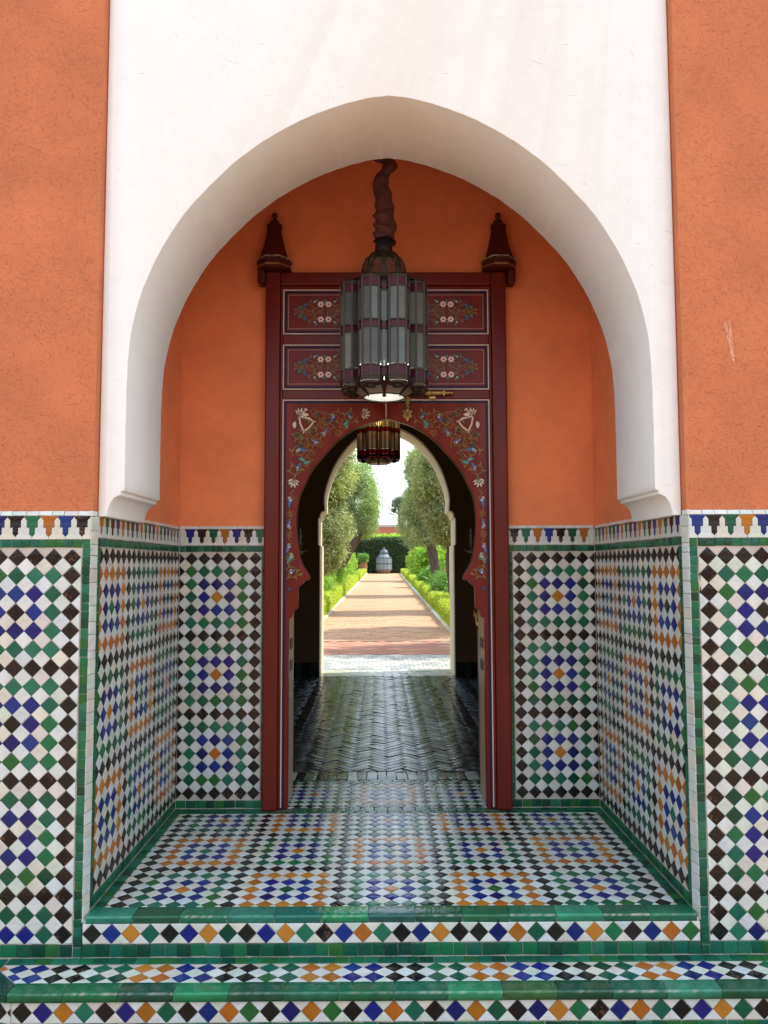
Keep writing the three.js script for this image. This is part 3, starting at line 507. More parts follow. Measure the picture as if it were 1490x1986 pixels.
// ------------------------------------------------------------------ the painted red door
const DX = -0.005, LW = 0.585, LH = 2.86;
function painter(w, h, x0, y0, sx, sy, base, draw) {                  // canvas in metres, y upwards
  return canvasTex(w, h, (g) => {
    const im = g.createImageData(w, h);
    for (let y = 0; y < h; y++) for (let x = 0; x < w; x++) { const v = 0.76 + 0.32 * fbm(x / w * 22, y / h * 7, 64, 191, 4) + 0.1 * (vnoise(x / w * 120, y / h * 16, 256, 193) - 0.5), k = (y * w + x) * 4; base.forEach((c, i) => (im.data[k + i] = c * v)); im.data[k + 3] = 255; }
    g.putImageData(im, 0, 0); g.setTransform(w / sx, 0, 0, -h / sy, (-x0 * w) / sx, h + (y0 * h) / sy); g.lineCap = g.lineJoin = 'round'; draw(g);
  }, true);
}
const OL = '#877841', OD = '#5f5526', CR = '#d8c6b0', BL = '#4f6a90', TQ = '#5f918d', VI = '#756f9c', DK = '#14160f', NV = '#26386f';
function leafAt(g, x, y, l, a, fill, edge, w = 0.36) {
  g.save(); g.translate(x, y); g.rotate(a); g.beginPath(); g.moveTo(0, 0); g.bezierCurveTo(l * 0.25, l * w, l * 0.7, l * w * 0.8, l, 0); g.bezierCurveTo(l * 0.7, -l * w * 0.35, l * 0.3, -l * w * 0.5, 0, 0);
  g.fillStyle = fill; g.fill(); if (edge) { g.strokeStyle = edge; g.lineWidth = 0.0016; g.stroke(); } g.restore();
}
function scroll(g, cx, cy, r, a0, dir, c = OL, lw = 0.0030) {
  g.beginPath(); const n = 40, pts = []; r *= 0.92;
  for (let i = 0; i <= n; i++) { const t = i / n, a = a0 + dir * t * 7.4, q = r * (1 - 0.62 * t); pts.push([cx + Math.cos(a) * q, cy + Math.sin(a) * q, a]); }
  pts.forEach(([x, y], i) => (i ? g.lineTo(x, y) : g.moveTo(x, y))); g.strokeStyle = c; g.lineWidth = lw; g.stroke();
  for (const k of [3, 11, 18, 25]) { const [x, y, a] = pts[k]; leafAt(g, x, y, r * 0.6, a + dir * 0.6, c, OD); leafAt(g, x, y, r * 0.42, a + dir * 2.1, c, OD); }
  leafAt(g, pts[n][0], pts[n][1], r * 0.45, pts[n][2] + dir * 1.2, c, OD);
}
function dropAt(g, x, y, s, a, fill) { g.save(); g.translate(x, y); g.rotate(a); g.beginPath(); g.arc(0, 0, s * 0.5, 0.6, 5.7); g.quadraticCurveTo(s * 0.9, -s * 0.1, s * 1.7, s * 0.25); g.quadraticCurveTo(s * 0.8, s * 0.6, s * 0.3, s * 0.45); g.fillStyle = fill; g.fill(); g.strokeStyle = DK; g.lineWidth = 0.0015; g.stroke(); g.beginPath(); g.arc(0, 0, s * 0.2, 0, 7); g.fillStyle = '#f4ece4'; g.fill(); g.restore(); }
function fan(g, x, y, s, a, c, n = 5) { for (let i = 0; i < n; i++) leafAt(g, x, y, s * (1 - 0.12 * Math.abs(i - (n - 1) / 2)), a + (i - (n - 1) / 2) * 0.46, c, DK, 0.28); }
function lotus(g, x, y, s, a) { fan(g, x, y, s, a, CR, 6); fan(g, x, y, s * 0.5, a, '#c9b790', 4); g.beginPath(); g.arc(x, y, s * 0.13, 0, 7); g.fillStyle = OD; g.fill(); }
const Z4 = (a, b) => [(748.3 - (500 + a / 5.673)) / 353, 2.113 - (740 + b / 5.673 - 810.5) / 352];
const Z5 = (a, b) => [(748.3 - (530 + a / 5.52)) / 353, 2.113 - (980 + b / 5.52 - 810.5) / 352];
const RED = [120, 34, 25];
const boardTex = painter(512, 2048, 0, 0, LW, LH, RED, (g) => {
  const S = (f, a, b, ...r) => f(g, ...Z4(a, b), ...r);
  // long stem down the edge
  g.strokeStyle = OL; g.lineWidth = 0.003; g.beginPath(); [[395, 1190], [350, 1230], [395, 1290], [350, 1370], [345, 1430], [365, 1500], [340, 1560], [360, 1640], [330, 1700], [365, 1780], [340, 1850]].forEach((p, i) => { const q = Z4(...p); i ? g.lineTo(...q) : g.moveTo(...q); }); g.stroke();
  const q = rng(9);
  for (const [a, b, r, s, d] of [[690, 375, 62, 0, 1], [840, 390, 78, 2, -1], [1010, 375, 92, 3, 1], [945, 470, 56, 1, -1], [790, 500, 60, 4, 1], [430, 585, 70, 1, 1], [610, 560, 66, 2, -1], [450, 770, 88, 5, 1], [560, 720, 52, 0, -1], [660, 660, 58, 3, 1], [500, 660, 62, 4, -1], [400, 965, 82, 2, 1], [530, 870, 62, 5, -1], [735, 430, 46, 3, 1], [600, 330, 44, 5, -1], [540, 560, 40, 1, 1], [700, 470, 46, 0, -1], [880, 560, 40, 2, 1], [590, 790, 36, 3, -1], [350, 1455, 34, 1, 1], [340, 1680, 36, 4, -1]]) scroll(g, ...Z4(a, b), r / 2003, s + q() * 0.8, d);
  for (const [a, b] of [[640, 365], [430, 600], [740, 440], [470, 690], [590, 545]]) { fan(g, ...Z4(a, b), 0.022, q() * 6, '#3f6a66', 5); fan(g, ...Z4(a, b), 0.015, q() * 6, CR, 3); }
  for (const [a, b, r] of [[515, 450, 2.4], [600, 545, 2.2], [662, 603, 2.2]]) { const p = Z4(a, b); leafAt(g, p[0], p[1], 0.034, r, OL, OD, 0.6); leafAt(g, p[0], p[1], 0.022, r, DK, null, 0.5); }
  const cr = rng(21); g.strokeStyle = 'rgba(25,6,4,0.55)'; g.lineWidth = 0.0012; for (const [x, y0, y1] of [[0.318, 2.13, 2.195], [0.455, 1.9, 2.19], [0.535, 0.02, 1.0], [0.548, 0.3, 1.7], [0.541, 1.1, 2.0]]) { g.beginPath(); for (let y = y0; y < y1; y += 0.03) g[y === y0 ? 'moveTo' : 'lineTo'](x + (cr() - 0.5) * 0.002, y); g.stroke(); }
  for (let i = 0; i < 26; i++) { g.fillStyle = cr() < 0.5 ? 'rgba(30,8,6,0.6)' : 'rgba(190,120,90,0.35)'; g.beginPath(); g.ellipse(cr() * LW, cr() * 2.2, 0.001 + 0.003 * cr(), 0.002 + 0.006 * cr(), cr() * 3, 0, 7); g.fill(); }
  // white urn and flowers of the corner
  g.strokeStyle = CR; g.lineWidth = 0.009; g.beginPath(); [[448, 392], [462, 470], [500, 545], [560, 500], [606, 440], [560, 400], [470, 388]].forEach((p, i) => { const c = Z4(...p); i ? g.lineTo(...c) : g.moveTo(...c); }); g.stroke();
  leafAt(g, ...Z4(500, 530), 0.024, -1.6, CR, DK); leafAt(g, ...Z4(590, 430), 0.026, 3.3, CR, DK); lotus(g, ...Z4(440, 370), 0.056, 2.2); leafAt(g, ...Z4(470, 345), 0.045, 3.3, CR, DK, 0.5); leafAt(g, ...Z4(405, 430), 0.045, -1.5, CR, DK, 0.5); leafAt(g, ...Z4(540, 320), 0.026, 0.6, CR, DK, 0.5);
  lotus(g, ...Z4(1140, 350), 0.056, 3.1); lotus(g, ...Z4(392, 1075), 0.056, -1.5);
  for (const [a, b, c, s, r] of [[823, 383, BL, 0.026, -1.4], [445, 750, BL, 0.028, 2.9], [355, 1305, BL, 0.030, -1.6], [343, 1812, VI, 0.026, -1.4], [370, 1922, TQ, 0.03, -1.2], [722, 570, VI, 0.024, 1.8], [632, 668, VI, 0.024, 0.4], [432, 950, BL, 0.024, 1.9], [1008, 385, BL, 0.022, 0.9], [340, 1590, VI, 0.026, 1.5]]) { S(dropAt, a, b, s, r, c); fan(g, ...Z4(a, b), s * 0.9, r + 2.6, CR, 3); }
  for (const [a, b, r] of [[940, 440, -2.2], [520, 880, 0.4], [930, 480, 2.4], [490, 900, 2.8]]) leafAt(g, ...Z4(a, b), 0.046, r, TQ, DK, 0.4);
  // lower curl and bud
  scroll(g, ...Z5(200, 720), 0.04, 0.5, 1); scroll(g, ...Z5(180, 560), 0.026, 2, -1); fan(g, ...Z5(195, 715), 0.026, 1.4, CR, 4); dropAt(g, ...Z5(192, 718), 0.02, 2.2, VI); leafAt(g, ...Z5(265, 745), 0.03, 2.7, OL, OD); fan(g, ...Z5(178, 870), 0.026, -1.57, '#4c5f94', 5); fan(g, ...Z5(178, 868), 0.014, -1.57, CR, 3);
});
const panelTex = painter(512, 256, 0, 0, 0.566, 0.255, RED, (g) => {
  g.strokeStyle = '#9a9488'; g.lineWidth = 0.0032; g.strokeRect(-0.1, 0.032, 0.639, 0.192);
  const q = rng(15);
  for (const sx of [1, -1]) for (const sy of [1, -1]) {
    const p = (x, y) => [0.338 + sx * x, 0.128 + sy * y];
    scroll(g, ...p(0.030, 0.022), 0.026, q() * 6, sx * sy, OL, 0.0028); scroll(g, ...p(0.082, 0.026), 0.034, q() * 6, -sx * sy, OL, 0.0028); scroll(g, ...p(0.13, 0.018), 0.024, q() * 6, sx * sy, OL, 0.0028);
    for (let i = 0; i < 6; i++) { const [x, y] = p(0.021, 0.043); g.beginPath(); g.arc(x + Math.cos(i * 1.047) * 0.0105, y + Math.sin(i * 1.047) * 0.0105, 0.0072, 0, 7); g.fillStyle = '#e8cdbf'; g.fill(); }
    g.beginPath(); g.arc(...p(0.021, 0.043), 0.0045, 0, 7); g.fillStyle = DK; g.fill();
    fan(g, ...p(0.098, 0.030), 0.030, sx > 0 ? 0.5 * sy : Math.PI - 0.5 * sy, '#67719f', 6); fan(g, ...p(0.126, 0.020), 0.024, sx > 0 ? 0.3 * sy : Math.PI - 0.3 * sy, '#6a9a9a', 5);
    dropAt(g, ...p(0.055, 0.058), 0.016, sy > 0 ? 2.4 : -2.4, TQ); leafAt(g, ...p(0, 0.048), 0.026, sy * 1.57, '#5a8480', DK, 0.5); leafAt(g, ...p(0.155, 0.004), 0.022, sx > 0 ? 0.8 * sy : Math.PI - 0.8 * sy, OL, OD);
  }
});
const paint = (map) => std({ specularIntensity: 0.45, map, roughness: 0.36, bumpMap: rep(texs.wood, 1.1, 0.8), bumpScale: 0.0008 });
const MB = paint(boardTex), MP2 = paint(panelTex);
{
  const t = thing('doorway', 'dark red lacquered wooden frame around the painted double door', 'door frame', [DX, 0, 0]);
  for (const s of [-1, 1]) part(t, 'stile', s > 0 ? rbox(0.5865, 0.668, 0.001, 2.936, -0.004, 0.052, 0.009) : rbox(-0.668, -0.5865, 0.001, 2.936, -0.004, 0.052, 0.009), M.red);
  part(t, 'rail', rbox(-0.586, 0.586, 2.8605, 2.934, -0.004, 0.050, 0.008), M.red);
  for (const s of [-1, 1]) {
    const l = part(t, 'jamb_lining', s > 0 ? box(0.535, 0.56, 0.012, 1.02, -0.25, -0.0235) : box(-0.56, -0.535, 0.012, 1.02, -0.25, -0.0235), M.paleWood);
    for (const y of [0.72, 0.84]) part(l, 'hinge', rbox(s * 0.533 - 0.003, s * 0.533 + 0.003, y, y + 0.055, -0.17, -0.06, 0.001), M.iron);
    part(t, 'wall_lining', s > 0 ? box(0.561, 0.62, 0.012, 2.86, -0.25, -0.0235) : box(-0.62, -0.561, 0.012, 2.86, -0.25, -0.0235), M.redDark);
  }
}
const KEY = [[0, 2.113], [0.05, 2.101], [0.11, 2.083], [0.170, 2.058], [0.258, 1.998], [0.339, 1.912], [0.408, 1.826], [0.448, 1.747], [0.481, 1.666], [0.4915, 1.586], [0.4925, 1.512], [0.4845, 1.422], [0.465, 1.321], [0.425, 1.25]];
const KEYFOOT = [[0.4195, 1.240], [0.420, 1.230], [0.427, 1.221], [0.436, 1.219], [0.447, 1.223], [0.451, 1.214], [0.455, 1.205], [0.463, 1.197], [0.473, 1.192], [0.480, 1.186], [0.483, 1.178], [0.4845, 1.082], [0.487, 1.068], [0.495, 1.059], [0.505, 1.055], [0.512, 1.048], [0.514, 1.024], [0.518, 1.018], [0.5335, 1.015]];
function doorLeaf(s) {
  const t = thing('door_leaf', s < 0 ? 'left leaf of the red double door, painted with flower scrolls around half a keyhole arch' : 'right leaf of the red double door with brass bolt and hasp, half a keyhole arch', 'door', [DX, 0, 0], 'painted leaves of the double door');
  const arc = smooth(KEY, 46).slice(1), pts = [[0.0025, LH - 0.0015], [0.0025, 2.1125], ...arc, ...KEYFOOT, [0.5335, 0.008], [LW - 0.001, 0.008], [LW - 0.001, LH - 0.0015]].map(([x, y]) => [s * x, y]);
  const g = slab(shapeOf(s > 0 ? pts : pts.slice().reverse()), -0.022, 0.030, 0.0015), p = g.attributes.position, uv = g.attributes.uv;
  for (let i = 0; i < p.count; i++) uv.setXY(i, (s * p.getX(i)) / LW, p.getY(i) / LH);
  part(t, 'board', toCreasedNormals(g, 0.5), MB);
  const bx = (x0, x1, y0, y1, z0, z1, r) => (s > 0 ? rbox(x0, x1, y0, y1, z0, z1, r) : rbox(-x1, -x0, y0, y1, z0, z1, r));
  for (const y0 of [2.584, 2.272]) {                                    // two flat painted panels
    const g2 = new THREE.BoxGeometry(0.562, 0.253, 0.004), q = g2.attributes.position, w = g2.attributes.uv; for (let i = 0; i < q.count; i++) w.setXY(i, (s > 0 ? q.getX(i) + 0.281 : 0.281 - q.getX(i)) / 0.566, (q.getY(i) + 0.1265) / 0.255);
    part(t, 'panel', g2.translate(s * 0.284, y0 + 0.1265, 0.0325), MP2);
    part(t, 'moulding', merge([bx(0.003, 0.572, y0 + 0.247, y0 + 0.254, 0.0352, 0.0385, 0.001), bx(0.003, 0.572, y0 - 0.001, y0 + 0.006, 0.0352, 0.0385, 0.001), bx(0.565, 0.572, y0 + 0.0062, y0 + 0.2468, 0.0352, 0.0385, 0.001)]), M.whitePaint);
    part(t, 'blue_line', merge([bx(0.003, 0.561, y0 + 0.234, y0 + 0.2435, 0.0348, 0.0365, 0.0008), bx(0.003, 0.561, y0 + 0.0095, y0 + 0.019, 0.0348, 0.0365, 0.0008), bx(0.5515, 0.561, y0 + 0.0192, y0 + 0.2338, 0.0348, 0.0365, 0.0008)]), M.bluePaint);
  }
  for (const [y0, y1] of [[2.527, 2.5815], [2.219, 2.2695]]) part(t, 'rail', bx(0.0028, 0.572, y0, y1, 0.0305, 0.0400, 0.004), M.red);
  part(t, 'stile', bx(0.5735, 0.5845, 0.009, LH - 0.003, 0.0305, 0.0400, 0.003), M.red);
  part(t, 'moulding', merge([bx(0.0035, 0.572, 2.2105, 2.217, 0.0302, 0.0360, 0.001), bx(0.5655, 0.572, 0.012, 2.2103, 0.0302, 0.0360, 0.001)]), M.whitePaint);
  part(t, 'blue_line', merge([bx(0.0035, 0.561, 2.1975, 2.207, 0.0302, 0.0330, 0.0008), bx(0.5515, 0.561, 0.012, 2.1973, 0.0302, 0.0330, 0.0008)]), M.bluePaint);
  if (s > 0) {
    part(t, 'meeting_strip', rbox(-0.0065, 0.0045, 2.116, 2.196, 0.0305, 0.0400, 0.003).translate(0.001, 0, 0), M.paleWood);
    const lat = [[0, 0], [0.006, 0], [0.010, 0.006], [0.010, 0.02], [0.014, 0.026], [0.014, 0.05], [0.010, 0.054], [0.018, 0.062], [0.022, 0.075], [0.018, 0.088], [0.012, 0.094], [0.015, 0.100], [0.014, 0.14], [0.011, 0.144], [0.013, 0.150], [0.010, 0.185], [0.006, 0.190], [0.010, 0.198], [0.009, 0.208], [0, 0.213]].map(([x, y]) => V2(x, y));
    const b = part(t, 'bolt', new THREE.LatheGeometry(lat, 20).rotateZ(-Math.PI / 2).translate(0.160, 2.246, 0.064), M.brass);
    part(b, 'bracket', merge([rbox(0.235, 0.275, 2.214, 2.232, 0.041, 0.058, 0.004), rbox(0.19, 0.205, 2.228, 2.262, 0.041, 0.075, 0.004), rbox(0.31, 0.322, 2.228, 2.262, 0.041, 0.075, 0.004)]), M.brass);
    const h = smooth([[0.010, 0.125], [0.011, 0.09], [0.006, 0.082], [0.013, 0.068], [0.007, 0.058], [0.012, 0.052], [0.024, 0.054], [0.028, 0.040], [0.020, 0.032], [0.026, 0.020], [0.017, 0.010], [0.010, 0.012], [0.009, 0.002], [0, -0.012]], 60);
    const hs = shapeOf([...h, ...h.slice(0, -1).reverse().map(([x, y]) => [-x, y])].reverse()); hs.holes.push(new THREE.Path().absarc(0, 0.03, 0.0055, 0, 7, true));
    const hp = part(t, 'hasp', boxUV(slab(hs, 0, 0.007, 0.0015)).translate(0.117, 2.102, 0.0405), M.brass);
    part(hp, 'boss', new THREE.SphereGeometry(0.012, 16, 10).scale(1, 1.3, 0.5).translate(0.117, 2.155, 0.049), M.brass);
  }
}
doorLeaf(-1); doorLeaf(1);
for (const s of [-1, 1]) {                                                // small leaves of the wicket, swung back into the passage
  const t = thing('wicket_leaf', s < 0 ? 'inner wicket leaf folded back on the left, with iron bar bolt' : 'inner wicket leaf folded back on the right, with iron bar bolt', 'door', [DX + s * 0.56, 0, -0.253]);
  const g = new THREE.Group(); t.rotation.y = -s * 0.06;
  part(t, 'board', s > 0 ? rbox(0.002, 0.042, 0.015, 2.02, -0.46, -0.002, 0.004) : rbox(-0.042, -0.002, 0.015, 2.02, -0.46, -0.002, 0.004), M.redDark);
  for (const [a, b] of [[0.12, 0.9], [1.0, 1.85]]) part(t, 'panel', s > 0 ? rbox(-0.006, 0.0015, a, b, -0.40, -0.08, 0.004) : rbox(-0.0015, 0.006, a, b, -0.40, -0.08, 0.004), M.redDark);
  const lat = [[0, 0], [0.010, 0], [0.012, 0.02], [0.020, 0.03], [0.020, 0.045], [0.010, 0.052], [0.016, 0.066], [0.019, 0.082], [0.012, 0.098], [0.007, 0.104], [0.012, 0.114], [0.009, 0.126], [0.004, 0.134], [0, 0.146]].map(([x, y]) => V2(x, y));
  const b = part(t, 'bolt', new THREE.LatheGeometry(lat, 14).translate(-s * 0.05, 1.40, -0.20), M.iron);
  part(b, 'rod', new THREE.CylinderGeometry(0.005, 0.005, 0.22, 8).translate(-s * 0.052, 1.29, -0.20), M.iron);
  part(b, 'bracket', merge([rbox(-s * 0.036 - 0.03, -s * 0.036 + 0.03, 1.372, 1.392, -0.235, -0.165, 0.004), clean(tube([[-s * 0.06, 1.382, -0.20], [-s * 0.085, 1.388, -0.20], [-s * 0.094, 1.402, -0.20]], [0.006, 0.003], 8))]), M.iron);
  part(t, 'pull_ring', new THREE.TorusGeometry(0.018, 0.0035, 8, 20).rotateY(Math.PI / 2 + 0.5).translate(-s * 0.012, 1.14, -0.12), M.iron);
}
{
  const t = thing('key_bunch', 'two old keys on a ring hanging from the right door jamb', 'keys', [0.487, 1.045, -0.03]);
  part(t, 'ring', new THREE.TorusGeometry(0.011, 0.002, 8, 20).rotateY(0.5), M.brass);
  for (const [dx, a] of [[-0.004, 0.1], [0.006, -0.08]]) { const k = part(t, 'key', merge([new THREE.CylinderGeometry(0.0028, 0.0028, 0.05, 8).translate(0, -0.038, 0), new THREE.TorusGeometry(0.008, 0.0025, 8, 16).translate(0, -0.008, 0), new THREE.BoxGeometry(0.010, 0.02, 0.003).translate(0.005, -0.058, 0)].map(clean)), M.brass); k.position.set(dx, -0.008, dx); k.rotation.z = a; }
}
for (const s of [-1, 1]) {                                                // eight-sided wooden pinnacles on the corners of the frame
  const t = thing('wooden_pinnacle', s < 0 ? 'dark red turned pinnacle on the left corner of the door frame' : 'dark red turned pinnacle on the right corner of the door frame', 'finial', [s * 0.626, 2.9375, 0.045], 'pinnacles on the door frame');
  const oct = (pts, seg = 8) => toCreasedNormals(new THREE.LatheGeometry(pts.map(([x, y]) => V2(x, y)), seg, Math.PI / 8).toNonIndexed(), 0.4);
  part(t, 'base', oct([[0, 0], [0.082, 0], [0.096, 0.012], [0.098, 0.032], [0.093, 0.033], [0.093, 0.044], [0.096, 0.046], [0.094, 0.058], [0.074, 0.066], [0, 0.066]]), M.redDark);
  part(t, 'gold_band', oct([[0.0975, 0.008], [0.1005, 0.010], [0.1005, 0.016], [0.0975, 0.018]]), M.brass);
  const beads = []; for (let i = 0; i < 40; i++) { const A = (i / 40) * 2 * Math.PI, o = Math.abs(((A / (Math.PI / 4) + 0.5) % 1) - 0.5), r = 0.0955 * Math.cos(Math.PI / 8) / Math.cos((((A + Math.PI / 8 + Math.PI / 8) % (Math.PI / 4)) - Math.PI / 8)); beads.push(clean(new THREE.SphereGeometry(0.006, 8, 6).scale(0.75, 1.5, 0.8).rotateZ(0.7).rotateY(A).translate(Math.sin(A) * r, 0.0495, Math.cos(A) * r))); }
  part(t, 'rope_band', merge(beads), std({ color: rgb(0.07, 0.075, 0.035), roughness: 0.5 }));
  part(t, 'white_band', oct([[0.094, 0.0555], [0.0975, 0.0565], [0.096, 0.0605], [0.092, 0.062]]), M.whitePaint);
  part(t, 'cone', oct([[0.086, 0.066], [0.064, 0.13], [0.042, 0.225], [0.043, 0.235], [0.046, 0.262], [0.030, 0.266], [0, 0.266]]), M.redDark);
  part(t, 'knob', new THREE.LatheGeometry([[0.020, 0.262], [0.026, 0.272], [0.026, 0.284], [0.018, 0.292], [0.009, 0.300], [0.009, 0.306], [0.015, 0.314], [0.016, 0.324], [0.011, 0.334], [0, 0.338]].map(([x, y]) => V2(x, y)), 18), M.redDark);
  const d = toCreasedNormals(new THREE.LatheGeometry([[0, -0.078], [0.060, -0.078], [0.066, -0.070], [0.090, -0.003], [0, -0.003]].map(([x, y]) => V2(x, y)), 4, 0.6, Math.PI * 0.8).toNonIndexed(), 0.3);
  part(t, 'drop', s > 0 ? rbox(0.046, 0.088, -0.078, -0.001, -0.04, 0.045, 0.01) : rbox(-0.088, -0.046, -0.078, -0.001, -0.04, 0.045, 0.01), M.redDark);
}

// ------------------------------------------------------------------ lanterns of tin and glass
const pierce = canvasTex(256, 256, (g) => {
  g.fillStyle = '#fff'; g.fillRect(0, 0, 256, 256); g.fillStyle = '#000';
  for (let y = 0; y < 9; y++) for (let x = 0; x < 7; x++) { const X = 40 + x * 29 + (y % 2) * 9, Y = 28 + y * 25; if (X > 222 || Y > 234) continue; for (let i = 0; i < 5; i++) { g.save(); g.translate(X, Y); g.rotate(i * 1.2566 + x); g.beginPath(); g.ellipse(7.5, 0, 6, 3.6, 0, 0, 7); g.fill(); g.restore(); } g.beginPath(); g.arc(X + 14, Y + 12, 3.4, 0, 7); g.fill(); }
});
function lantern(label, pos, o) {
  const t = thing('hanging_lantern', label, 'lantern', pos);
  const gq = rng(17), redM = o.accent, RT = 0.170, RO = 0.056, yTop = 0.5, v = (r, a, y) => [r * Math.sin(a), y, r * Math.cos(a)];      // y = 0 at the glass bottom
  const levels = [[0.048, 0.072, 0.118, redM], [0.118, 0.124, 0.298, 0], [0.298, 0.304, 0.334, redM], [0.334, 0.340, 0.500, 0], [0.500, 0.506, 0.544, redM]];
  const quad = (a, b, y0, y1) => { const g = new THREE.BufferGeometry(), P = [[a[0], y0, a[1]], [b[0], y0, b[1]], [b[0], y1, b[1]], [a[0], y1, a[1]]], w = Math.hypot(b[0] - a[0], b[1] - a[1]); const uv = [[0, y0], [w, y0], [w, y1], [0, y1]], id = [0, 1, 2, 0, 2, 3]; g.setAttribute('position', new THREE.Float32BufferAttribute(id.flatMap((i) => P[i]), 3)); g.setAttribute('uv', new THREE.Float32BufferAttribute(id.flatMap((i) => uv[i]), 2)); g.computeVertexNormals(); return g; };
  for (let k = 0; k < 8; k++) {
    const a = ((k + 0.5) * Math.PI) / 4, cx = Math.sin(a) * RT, cz = Math.cos(a) * RT, c = (j, r = RO) => { const b = a + ((j - 0.5) * Math.PI) / 4; return [cx + Math.sin(b) * r, cz + Math.cos(b) * r]; };
    const metal = [], tb = new THREE.Group(); tb.name = 'glass_tube'; t.add(tb);
    const bars = (y, h, r0 = RO + 0.0012) => { for (let j = -2; j < 3; j++) { const p = c(j, r0), q = c(j + 1, r0); metal.push(bar([p[0], y, p[1]], [q[0], y, q[1]], h)); } };
    for (let j = -2; j <= 3; j++) { const p = c(j, RO + 0.0008); metal.push(bar([p[0], 0.045, p[1]], [p[0], 0.556, p[1]], 0.0092)); }
    for (const y of [0.115, 0.301, 0.337, 0.503]) bars(y, 0.0066);
    bars(0.052, 0.010); bars(0.064, 0.012); bars(0.551, 0.010);
    for (let j = -2; j < 3; j++) for (let n = 0; n < 5; n++) { const p = c(j, RO + 0.002), q = c(j + 1, RO + 0.002), f = (n + 0.5) / 5; metal.push(new THREE.ConeGeometry(0.0035, 0.009, 4).rotateX(Math.PI).translate(p[0] + (q[0] - p[0]) * f, 0.043, p[1] + (q[1] - p[1]) * f)); }
    metal.push(new THREE.CylinderGeometry(RO * 0.86, RO * 1.03, 0.014, 8, 1, true, a + Math.PI / 8).translate(cx, 0.563, cz), new THREE.CylinderGeometry(RO * 0.3, RO * 0.86, 0.012, 8, 1, true, a + Math.PI / 8).translate(cx, 0.575, cz));
    metal.push(new THREE.CylinderGeometry(RO * 0.98, RO * 0.92, 0.010, 8, 1, true, a + Math.PI / 8).translate(cx, 0.034, cz), new THREE.RingGeometry(RO * 0.42, RO * 0.95, 8, 1, a).rotateX(Math.PI / 2).translate(cx, 0.0292, cz), new THREE.CylinderGeometry(RO * 0.42, RO * 0.42, 0.012, 8, 1, true).translate(cx, 0.023, cz));
    part(tb, 'frame', merge(metal.map(clean).map((g) => { if (!g.attributes.uv) g.setAttribute('uv', new THREE.Float32BufferAttribute(new Float32Array(g.attributes.position.count * 2), 2)); return g; })), M.tin);
    for (let j = -2; j < 3; j++) for (const [, y0, y1, m] of levels) part(tb, 'pane', quad(c(j), c(j + 1), y0, y1), m || o.glass[Math.floor(gq() * o.glass.length)]);
    // narrow pane between two tubes
    const b = (k * Math.PI) / 4, w = 0.016, R0 = 0.166, n = [Math.sin(b), Math.cos(b)], s = [Math.cos(b), -Math.sin(b)], e = (d) => [n[0] * R0 + s[0] * d, n[1] * R0 + s[1] * d];
    for (const [y0, y1, m] of [[0.072, 0.112, redM], [0.118, 0.296, 0], [0.304, 0.332, redM], [0.340, 0.490, 0], [0.496, 0.53, redM]]) part(t, 'pane', quad(e(-w), e(w), y0, y1), m || o.glass[0]);
    part(t, 'spandrel', merge([0.069, 0.115, 0.300, 0.336, 0.493, 0.535].map((y) => bar([e(-w)[0], y, e(-w)[1]], [e(w)[0], y, e(w)[1]], 0.006)).map(clean)), M.tin);
    // tapering bottom
    const p0 = v(0.176, a - 0.30, 0.046), p1 = v(0.176, a + 0.30, 0.046), p2 = v(0.108, a + 0.36, 0.0), p3 = v(0.108, a - 0.36, 0.0), g = new THREE.BufferGeometry();
    g.setAttribute('position', new THREE.Float32BufferAttribute([p3, p2, p1, p3, p1, p0].flat(), 3)); g.setAttribute('uv', new THREE.Float32BufferAttribute([0, 0, 0.08, 0, 0.08, 0.06, 0, 0, 0.08, 0.06, 0, 0.06], 2)); g.computeVertexNormals();
    part(t, 'soffit_pane', g, o.soffit);
    const q0 = v(0.178, a + 0.30, 0.047), q1 = v(0.178, a + Math.PI / 4 - 0.30, 0.047), q2 = v(0.109, a + Math.PI / 8, 0.0), gw = new THREE.BufferGeometry(); gw.setAttribute('position', new THREE.Float32BufferAttribute([q2, q1, q0].flat(), 3)); gw.setAttribute('uv', new THREE.Float32BufferAttribute([0.02, 0, 0.04, 0.05, 0, 0.05], 2)); gw.computeVertexNormals();
    part(t, 'wedge_pane', gw, redM);
    part(t, 'rib', merge([bar(p0, v(0.109, a - Math.PI / 8 + 0.02, 0), 0.005), bar(p1, v(0.109, a + Math.PI / 8 - 0.02, 0), 0.005), bar(v(0.11, a - Math.PI / 8, 0), v(0.11, a + Math.PI / 8, 0), 0.006), new THREE.ConeGeometry(0.005, 0.014, 6).rotateX(Math.PI).translate(...v(0.11, a + Math.PI / 8, -0.010))].map(clean)), M.tin);
    // pierced dome
    const prof = [[0.112, 0.596], [0.114, 0.640], [0.106, 0.680], [0.088, 0.716], [0.050, 0.742]], gd = [];
    const a0 = a - Math.PI / 8, a1 = a + Math.PI / 8, pos = [], uv = [];
    for (let i = 0; i < prof.length - 1; i++) { const A = v(prof[i][0], a0, prof[i][1]), B = v(prof[i][0], a1, prof[i][1]), C = v(prof[i + 1][0], a1, prof[i + 1][1]), E = v(prof[i + 1][0], a0, prof[i + 1][1]), y = (q) => (q[1] - 0.596) / 0.146; for (const [p, u] of [[A, 0], [B, 1], [C, 1], [A, 0], [C, 1], [E, 0]]) { pos.push(...p); uv.push(u, y(p)); } }
    const dm = new THREE.BufferGeometry(); dm.setAttribute('position', new THREE.Float32BufferAttribute(pos, 3)); dm.setAttribute('uv', new THREE.Float32BufferAttribute(uv, 2)); dm.computeVertexNormals(); part(t, 'dome_panel', dm, o.dome);
